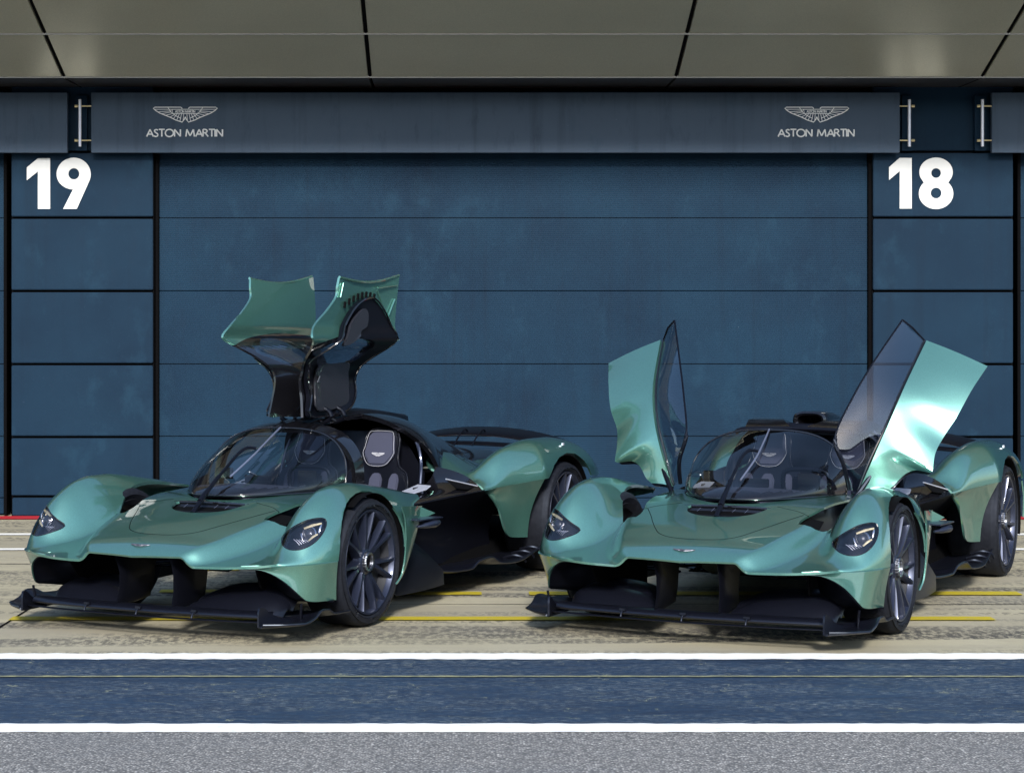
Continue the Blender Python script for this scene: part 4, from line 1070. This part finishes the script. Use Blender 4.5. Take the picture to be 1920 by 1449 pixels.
    # raised pressings on the inside of the painted panel and its slots
    for q in ([(-.755, 1.885), (-.735, 1.80)], [(-1.20, 1.865), (-1.44, 1.885)], [(-1.19, 1.85), (-1.31, 1.72)], [(-1.43, 1.80), (-1.36, 1.70)], [(-1.365, 1.69), (-1.42, 1.61)]):
        tube('pressing', [(x, float(yz(z)) + .012, z) for x, z in cr(q, 6)], .007, PAINT, d, 8, .6, sgn=s)
    for k in range(8):
        t = k/7; x = -.80 - .36*t; z = 1.745 + .075*math.sin(math.pi*(t*.62 + .05))
        plate('vent_slot', [(x - .004, float(yz(z)) + .010, z - .020), (x + .010, float(yz(z)) + .010, z - .017), (x - .001, float(yz(z)) + .010, z + .020), (x - .015, float(yz(z)) + .010, z + .017)], .010, INNER, d, s, 0)
    # folded rim along the top edge
    tube('rim_fold', [(x, float(yz(z)) + .004, z - .035*math.sin(math.pi*t) + .004) for t, x, z in [(k/20, -.719 - .757*k/20, 1.915 + .03*k/20) for k in range(21)]], .008, PAINT, d, 8, sgn=s)
    return d

def door_spider(root, s):
    "dihedral door raised on its front hinge"
    ci = cr([(-.451, .548, .694), (-.470, .615, .86), (-.535, .690, 1.06), (-.665, .750, 1.27), (-.954, .812, 1.540)], 90)
    co = cr([(-.479, .685, .707), (-.500, .728, .735), (-.526, .762, .778), (-.548, .800, .815), (-.560, .850, .834), (-.552, .900, .830), (-.538, .942, .823)], 30)
    # outer boundary: along the base to the low corner, then up the outer edge
    oe = cr([(-.538, .942, .823), (-.585, .945, .92), (-.658, .976, 1.01), (-.713, 1.040, 1.125), (-.82, 1.098, 1.267), (-.96, 1.155, 1.395)], 40)
    outer = co + oe[1:]
    outer = cr([tuple(p) for p in outer], 90)
    P = []
    for i, (a, b) in enumerate(zip(ci, outer)):
        row = []
        for k in range(22):
            t = k/21; p = a.lerp(b, t); bw = math.sin(math.pi*t)
            cre = .0*math.exp(-((t - .20)/.08)**2)*max(0, 1 - i/70)
            row.append((p.x + .010*bw - cre, p.y + .0, p.z + .006*bw - cre*.3))
        P.append(row)
    d = from_bm('door', grid_bm(P, s), PAINT, root); solid(d, .022, 0, 45)
    # window glass inboard of the panel
    ge = cr([(-.44, .50, .715), (-.385, .485, .853), (-.376, .439, 1.008), (-.50, .50, 1.22), (-.66, .585, 1.43), (-.869, .694, 1.665)], 44)
    ci2 = cr([(-.452, .546, .70), (-.475, .60, .86), (-.542, .676, 1.06), (-.672, .737, 1.27), (-.960, .800, 1.545)], 44)
    P = [[tuple(a.lerp(b, t) + Vector((.012, -.002, .005))*math.sin(math.pi*t)) for t in np.linspace(0, 1, 13)] for a, b in zip(ci2, ge)]
    g = from_bm('side_window', grid_bm(P, s), [TINT, GLOSS], d)
    for p in g.data.polygons:
        pass
    solid(g, .005, 0, 60)
    tube('window_frame', [tuple(p) for p in ge], [.012]*12 + [.0055]*32, SATIN, d, 8, sgn=s)
    tube('panel_edge', [tuple(p) for p in ci2], .008, GLOSS, d, 8, sgn=s)
    tube('top_frame', [tuple(ge[-1]), tuple(Vector(ci2[-1]).lerp(ge[-1], .5) + Vector((.02, 0, .015))), tuple(ci2[-1])], .006, SATIN, d, 8, sgn=s)
    # inner liner, dark, behind the panel
    P2 = []
    for i, (a, b) in enumerate(zip(ci, outer)):
        P2.append([tuple(a.lerp(b, t) + Vector((-.032, 0, -.024))) for t in np.linspace(.06, .94, 9)])
    o = from_bm('door_liner', grid_bm(P2[1:-1], s), SATIN, d); solid(o, .02, 0, 60)
    tube('hinge_strut', [(-.36, .50*s, .62), (-.42, .56*s, .70), (-.47, .62*s, .80)], .014, SATIN, d, 8)
    return d

def build_deck_spider(root):
    Xs = list(np.linspace(-1.42, -3.45, 56)); half = []
    zs = spl([-1.42, -1.55, -1.8, -2.1, -2.4, -2.7, -3.0, -3.45], [.985, .985, .97, .93, .88, .82, .78, .745])
    for X in Xs:
        n = float(np.interp(X, [-3.4, -2.2, -1.6], [1.45, 1.7, 2.6])); row = []
        for th in np.linspace(0, 90, 24):
            x, y, z = cab_pt(X, th, n=n, drop=float(zt_(X)) - float(zs(X))); row.append((x, y, z))
        half.append(row)
    o = from_bm('engine_cover', mesh_from_half(half), CARBON, root)
    if sum(p.normal.z for p in o.data.polygons) < 0: o.data.flip_normals()
    solid(o, .02, -1, 40)
    # roll structure behind the seats
    hoop = cr([(-1.36, -.50, .68), (-1.38, -.47, .84), (-1.38, -.38, .96), (-1.36, -.25, 1.010), (-1.34, 0, 1.012), (-1.36, .25, 1.010), (-1.38, .38, .96), (-1.38, .47, .84), (-1.36, .50, .68)], 60)
    tube('roll_hoop', hoop, .026, SATIN, o, 10)
    tube('header_rail', cr([(-1.02, -.36, .985), (-1.03, -.30, 1.01), (-1.04, 0, 1.018), (-1.03, .30, 1.01), (-1.02, .36, .985)], 30), .014, SATIN, o, 8)
    for s in SGN:
        P = [[(x, y*s, z) for y, z in ((y0, z0), (y0 + .02, z1), (y1 - .02, z1), (y1, z0))] for x, y0, y1, z0, z1 in ((-1.10, .02, .34, .99, 1.015), (-1.22, .10, .36, .99, 1.052), (-1.36, .16, .37, .98, 1.060), (-1.7, .20, .36, .93, 1.02), (-2.1, .22, .33, .85, .93))]
        b = from_bm('buttress', grid_bm(P), GLOSS, o); solid(b, .012)
    # roof-level air intake
    P = []
    for x, hw, hh, zc in ((-1.36, .075, .030, 1.055), (-1.345, .092, .043, 1.055), (-1.36, .105, .055, 1.055), (-1.42, .110, .058, 1.054), (-1.6, .108, .056, 1.046), (-1.85, .09, .048, 1.02), (-2.1, .06, .035, .97), (-2.3, .03, .02, .92)):
        ring = []
        for k in range(28):
            a = 2*math.pi*k/28; c, s_ = math.cos(a), math.sin(a); ring.append((x, hw*math.copysign(abs(c)**.62, c), zc + hh*math.copysign(abs(s_)**.8, s_)))
        P.append(ring)
    P = [[(-1.60, q[1]*.85, q[2]) for q in P[0]]] + P
    bm = grid_bm(P, 1, closed_v=True); ai = from_bm('air_intake', bm, GLOSS, o); 
    plate('intake_mouth', [(-1.56, q[1]*.8, q[2]) for q in P[1]], .004, INNER, ai, 1, 0)
    return o

# ---- wheels
def build_wheel(name, R, w, rim_r, y_out, x, zc, s):
    wh = empty(name, (x, 0, zc))
    yo = y_out*s; f = lambda y: (y_out - y)*s
    prof = [(rim_r + .004, .030), (rim_r + .010, .008), (rim_r + .030, -.001), (rim_r + (R-rim_r)*.45, -.007), (rim_r + (R-rim_r)*.75, -.002), (R - .018, .008), (R - .006, .020), (R, .040), (R, w - .04), (R - .006, w - .020), (R - .02, w - .008), (rim_r + .03, w), (rim_r, w - .02)]
    t = lathe('tyre', [(r, f(d)) for r, d in prof], 96, RUBBER, wh, cap=False, angle=50)
    bm = bmesh.new()
    for rr_ in (rim_r + .022, R - .030):
        tube_bm(bm, [(rr_*math.cos(a), f(-.004 if rr_ < R-.05 else .001), rr_*math.sin(a)) for a in np.linspace(0, 2*math.pi, 97)[:-1]], .0016, 6, closed=True, up=(0, 1, 0))
    bmesh.ops.recalc_face_normals(bm, faces=bm.faces); 
    rings = from_bm('sidewall_ring', bm, RUBBER, t)
    hh = .021; rb = rim_r + (R - rim_r)*.34
    for word, a0 in (('PILOT', 60), ('SPORT', 95), ('CUP 2', 130), ('PILOT', 240), ('SPORT', 275), ('CUP 2', 310)):
        a = math.radians(a0); bm = bmesh.new()
        for ch in word:
            for pl in LET[ch][0]:
                q = []
                for px_, py_ in pl:
                    an = a + s*(-1)*(px_*hh*1.15)/rb; r_ = rb + py_*hh; q.append((r_*math.cos(an)*1, f(-.0062 + .004*py_), r_*math.sin(an)))
                tube_bm(bm, q, .0020, 5, up=(0, 1, 0))
            a -= s*(LET[ch][1]*hh*1.15 + .002)/rb
        bmesh.ops.recalc_face_normals(bm, faces=bm.faces); from_bm('sidewall_lettering', bm, GLOSS, t)
    rim = lathe('rim', [(rim_r + .006, f(.012)), (rim_r + .003, f(.004)), (rim_r - .006, f(.006)), (rim_r - .014, f(.020)), (rim_r - .018, f(.034)), (rim_r - .010, f(.036))], 96, WHEEL, wh, cap=False, angle=40)
    lathe('rim_barrel', [(rim_r - .012, f(.034)), (rim_r - .020, f(.05)), (rim_r - .035, f(.10)), (rim_r - .030, f(w - .03)), (rim_r + .0, f(w - .01)), (rim_r + .004, f(w-.03))], 96, BARREL, rim, cap=False, angle=40)
    bm = bmesh.new()
    for k in range(7):
        a = math.radians(90 + k*360/7 + (8 if x < -1 else 0))
        for q in (-1, 1):
            pts = []
            for r_, da, d, hw, hd in ((.050, .12, .036, .0210, .020), (.080, .095, .032, .0190, .020), (.115, .098, .026, .0165, .018), (.165, .138, .018, .0125, .016), (rim_r - .045, .168, .010, .0110, .014), (rim_r - .010, .182, .006, .0150, .013)):
                an = a + q*da; c, s_ = math.cos(an), math.sin(an); tx = Vector((-s_, 0, c)); cen = Vector((c*r_, 0, s_*r_))
                y0 = f(d); y1 = f(d + hd*2.8)
                pts.append([cen - tx*hw*.55 + Vector((0, y0, 0)), cen + tx*hw*.55 + Vector((0, y0, 0)), cen + tx*hw + Vector((0, (y0*.6+y1*.4), 0)), cen + tx*hw*.9 + Vector((0, y1, 0)), cen - tx*hw*.9 + Vector((0, y1, 0)), cen - tx*hw + Vector((0, (y0*.6+y1*.4), 0))])
            rg = [[bm.verts.new(p) for p in r] for r in pts]
            for u, v in zip(rg, rg[1:]):
                for i in range(6): bm.faces.new((u[i], u[(i+1) % 6], v[(i+1) % 6], v[i]))
            bm.faces.new(rg[0]); bm.faces.new(rg[-1][::-1])
    bmesh.ops.recalc_face_normals(bm, faces=bm.faces)
    sp = from_bm('spokes', bm, WHEEL, rim, True, 25)
    lathe('hub', [(.074, f(.075)), (.072, f(.038)), (.062, f(.030)), (.040, f(.028))], 48, WHEEL, rim)
    # centre-lock nut with ribs
    prof = []; bm = bmesh.new(); n = 60; rg = []
    for d, rr_, ser in ((.060, .058, 0), (.042, .058, 1), (.015, .055, 1), (.009, .050, 0), (.012, .040, 0), (.022, .038, 0)):
        rg.append([bm.verts.new((math.cos(2*math.pi*i/n)*(rr_ - (ser*.0035 if i % 3 == 0 else 0)), f(d), math.sin(2*math.pi*i/n)*(rr_ - (ser*.0035 if i % 3 == 0 else 0)))) for i in range(n)])
    for u, v in zip(rg, rg[1:]):
        for i in range(n): bm.faces.new((u[i], u[(i+1) % n], v[(i+1) % n], v[i]))
    bmesh.ops.recalc_face_normals(bm, faces=bm.faces)
    nut = from_bm('centre_nut', bm, STEEL, wh, True, 25)
    lathe('nut_cap', [(.001, f(.020)), (.028, f(.019)), (.038, f(.023)), (.038, f(.032))], 32, GLOSS, nut)
    lathe('brake_disc', [(.06, f(.115)), (rim_r - .055, f(.115)), (rim_r - .055, f(.145)), (.06, f(.145))], 64, GREYTRIM, wh, angle=30)
    # caliper block
    bm = bmesh.new(); P = []
    for a in np.linspace(math.radians(150), math.radians(215), 10):
        c, s_ = math.cos(a), math.sin(a); P.append([((rim_r - .120)*c, f(.075), (rim_r - .120)*s_), ((rim_r - .045)*c, f(.075), (rim_r - .045)*s_), ((rim_r - .045)*c, f(.17), (rim_r - .045)*s_), ((rim_r - .120)*c, f(.17), (rim_r - .120)*s_)])
    b = grid_bm(P, 1, closed_v=True); bmesh.ops.holes_fill(b, edges=[e for e in b.edges if len(e.link_faces) == 1]); bmesh.ops.recalc_face_normals(b, faces=b.faces); from_bm('caliper', b, STEEL, wh, True, 30)
    return wh

def build_car_common(root):
    build_front(root); build_splitter(root); build_screen(root); build_tub(root, False); build_rear(root)
    for s in SGN:
        for nm, R, w_, rr_, yo, x, zc in (('front_wheel', .347, .265, .281, .912, 0, .347), ('rear_wheel', .364, .325, .294, .915, -2.77, .364)):
            wh = build_wheel(nm, R, w_, rr_, yo, x, zc, s); wh.parent = root

def car_root(name, x, y, psi, label):
    r = empty(name, (x, y, 0), math.atan2(-math.cos(psi), -math.sin(psi))); tag(r, label, 'sports car', 'teal open-door sports cars'); return r
A = car_root('sports_car', -1.268, 11.138, .4505, 'metallic teal coupe with roof doors folded straight up, left of the two cars')
build_car_common(A)
B = copy_tree(A); B.location = (1.567, 10.891, 0); B.rotation_euler = (0, 0, math.atan2(-math.cos(.4660), -math.sin(.4660)))
tag(B, 'metallic teal open-top car with front-hinged doors raised like wings and black air intake', 'sports car', 'teal open-door sports cars')
build_cabin_coupe(A)
for s in SGN: door_coupe(A, s)
build_deck_spider(B)
for s in SGN: door_spider(B, s)
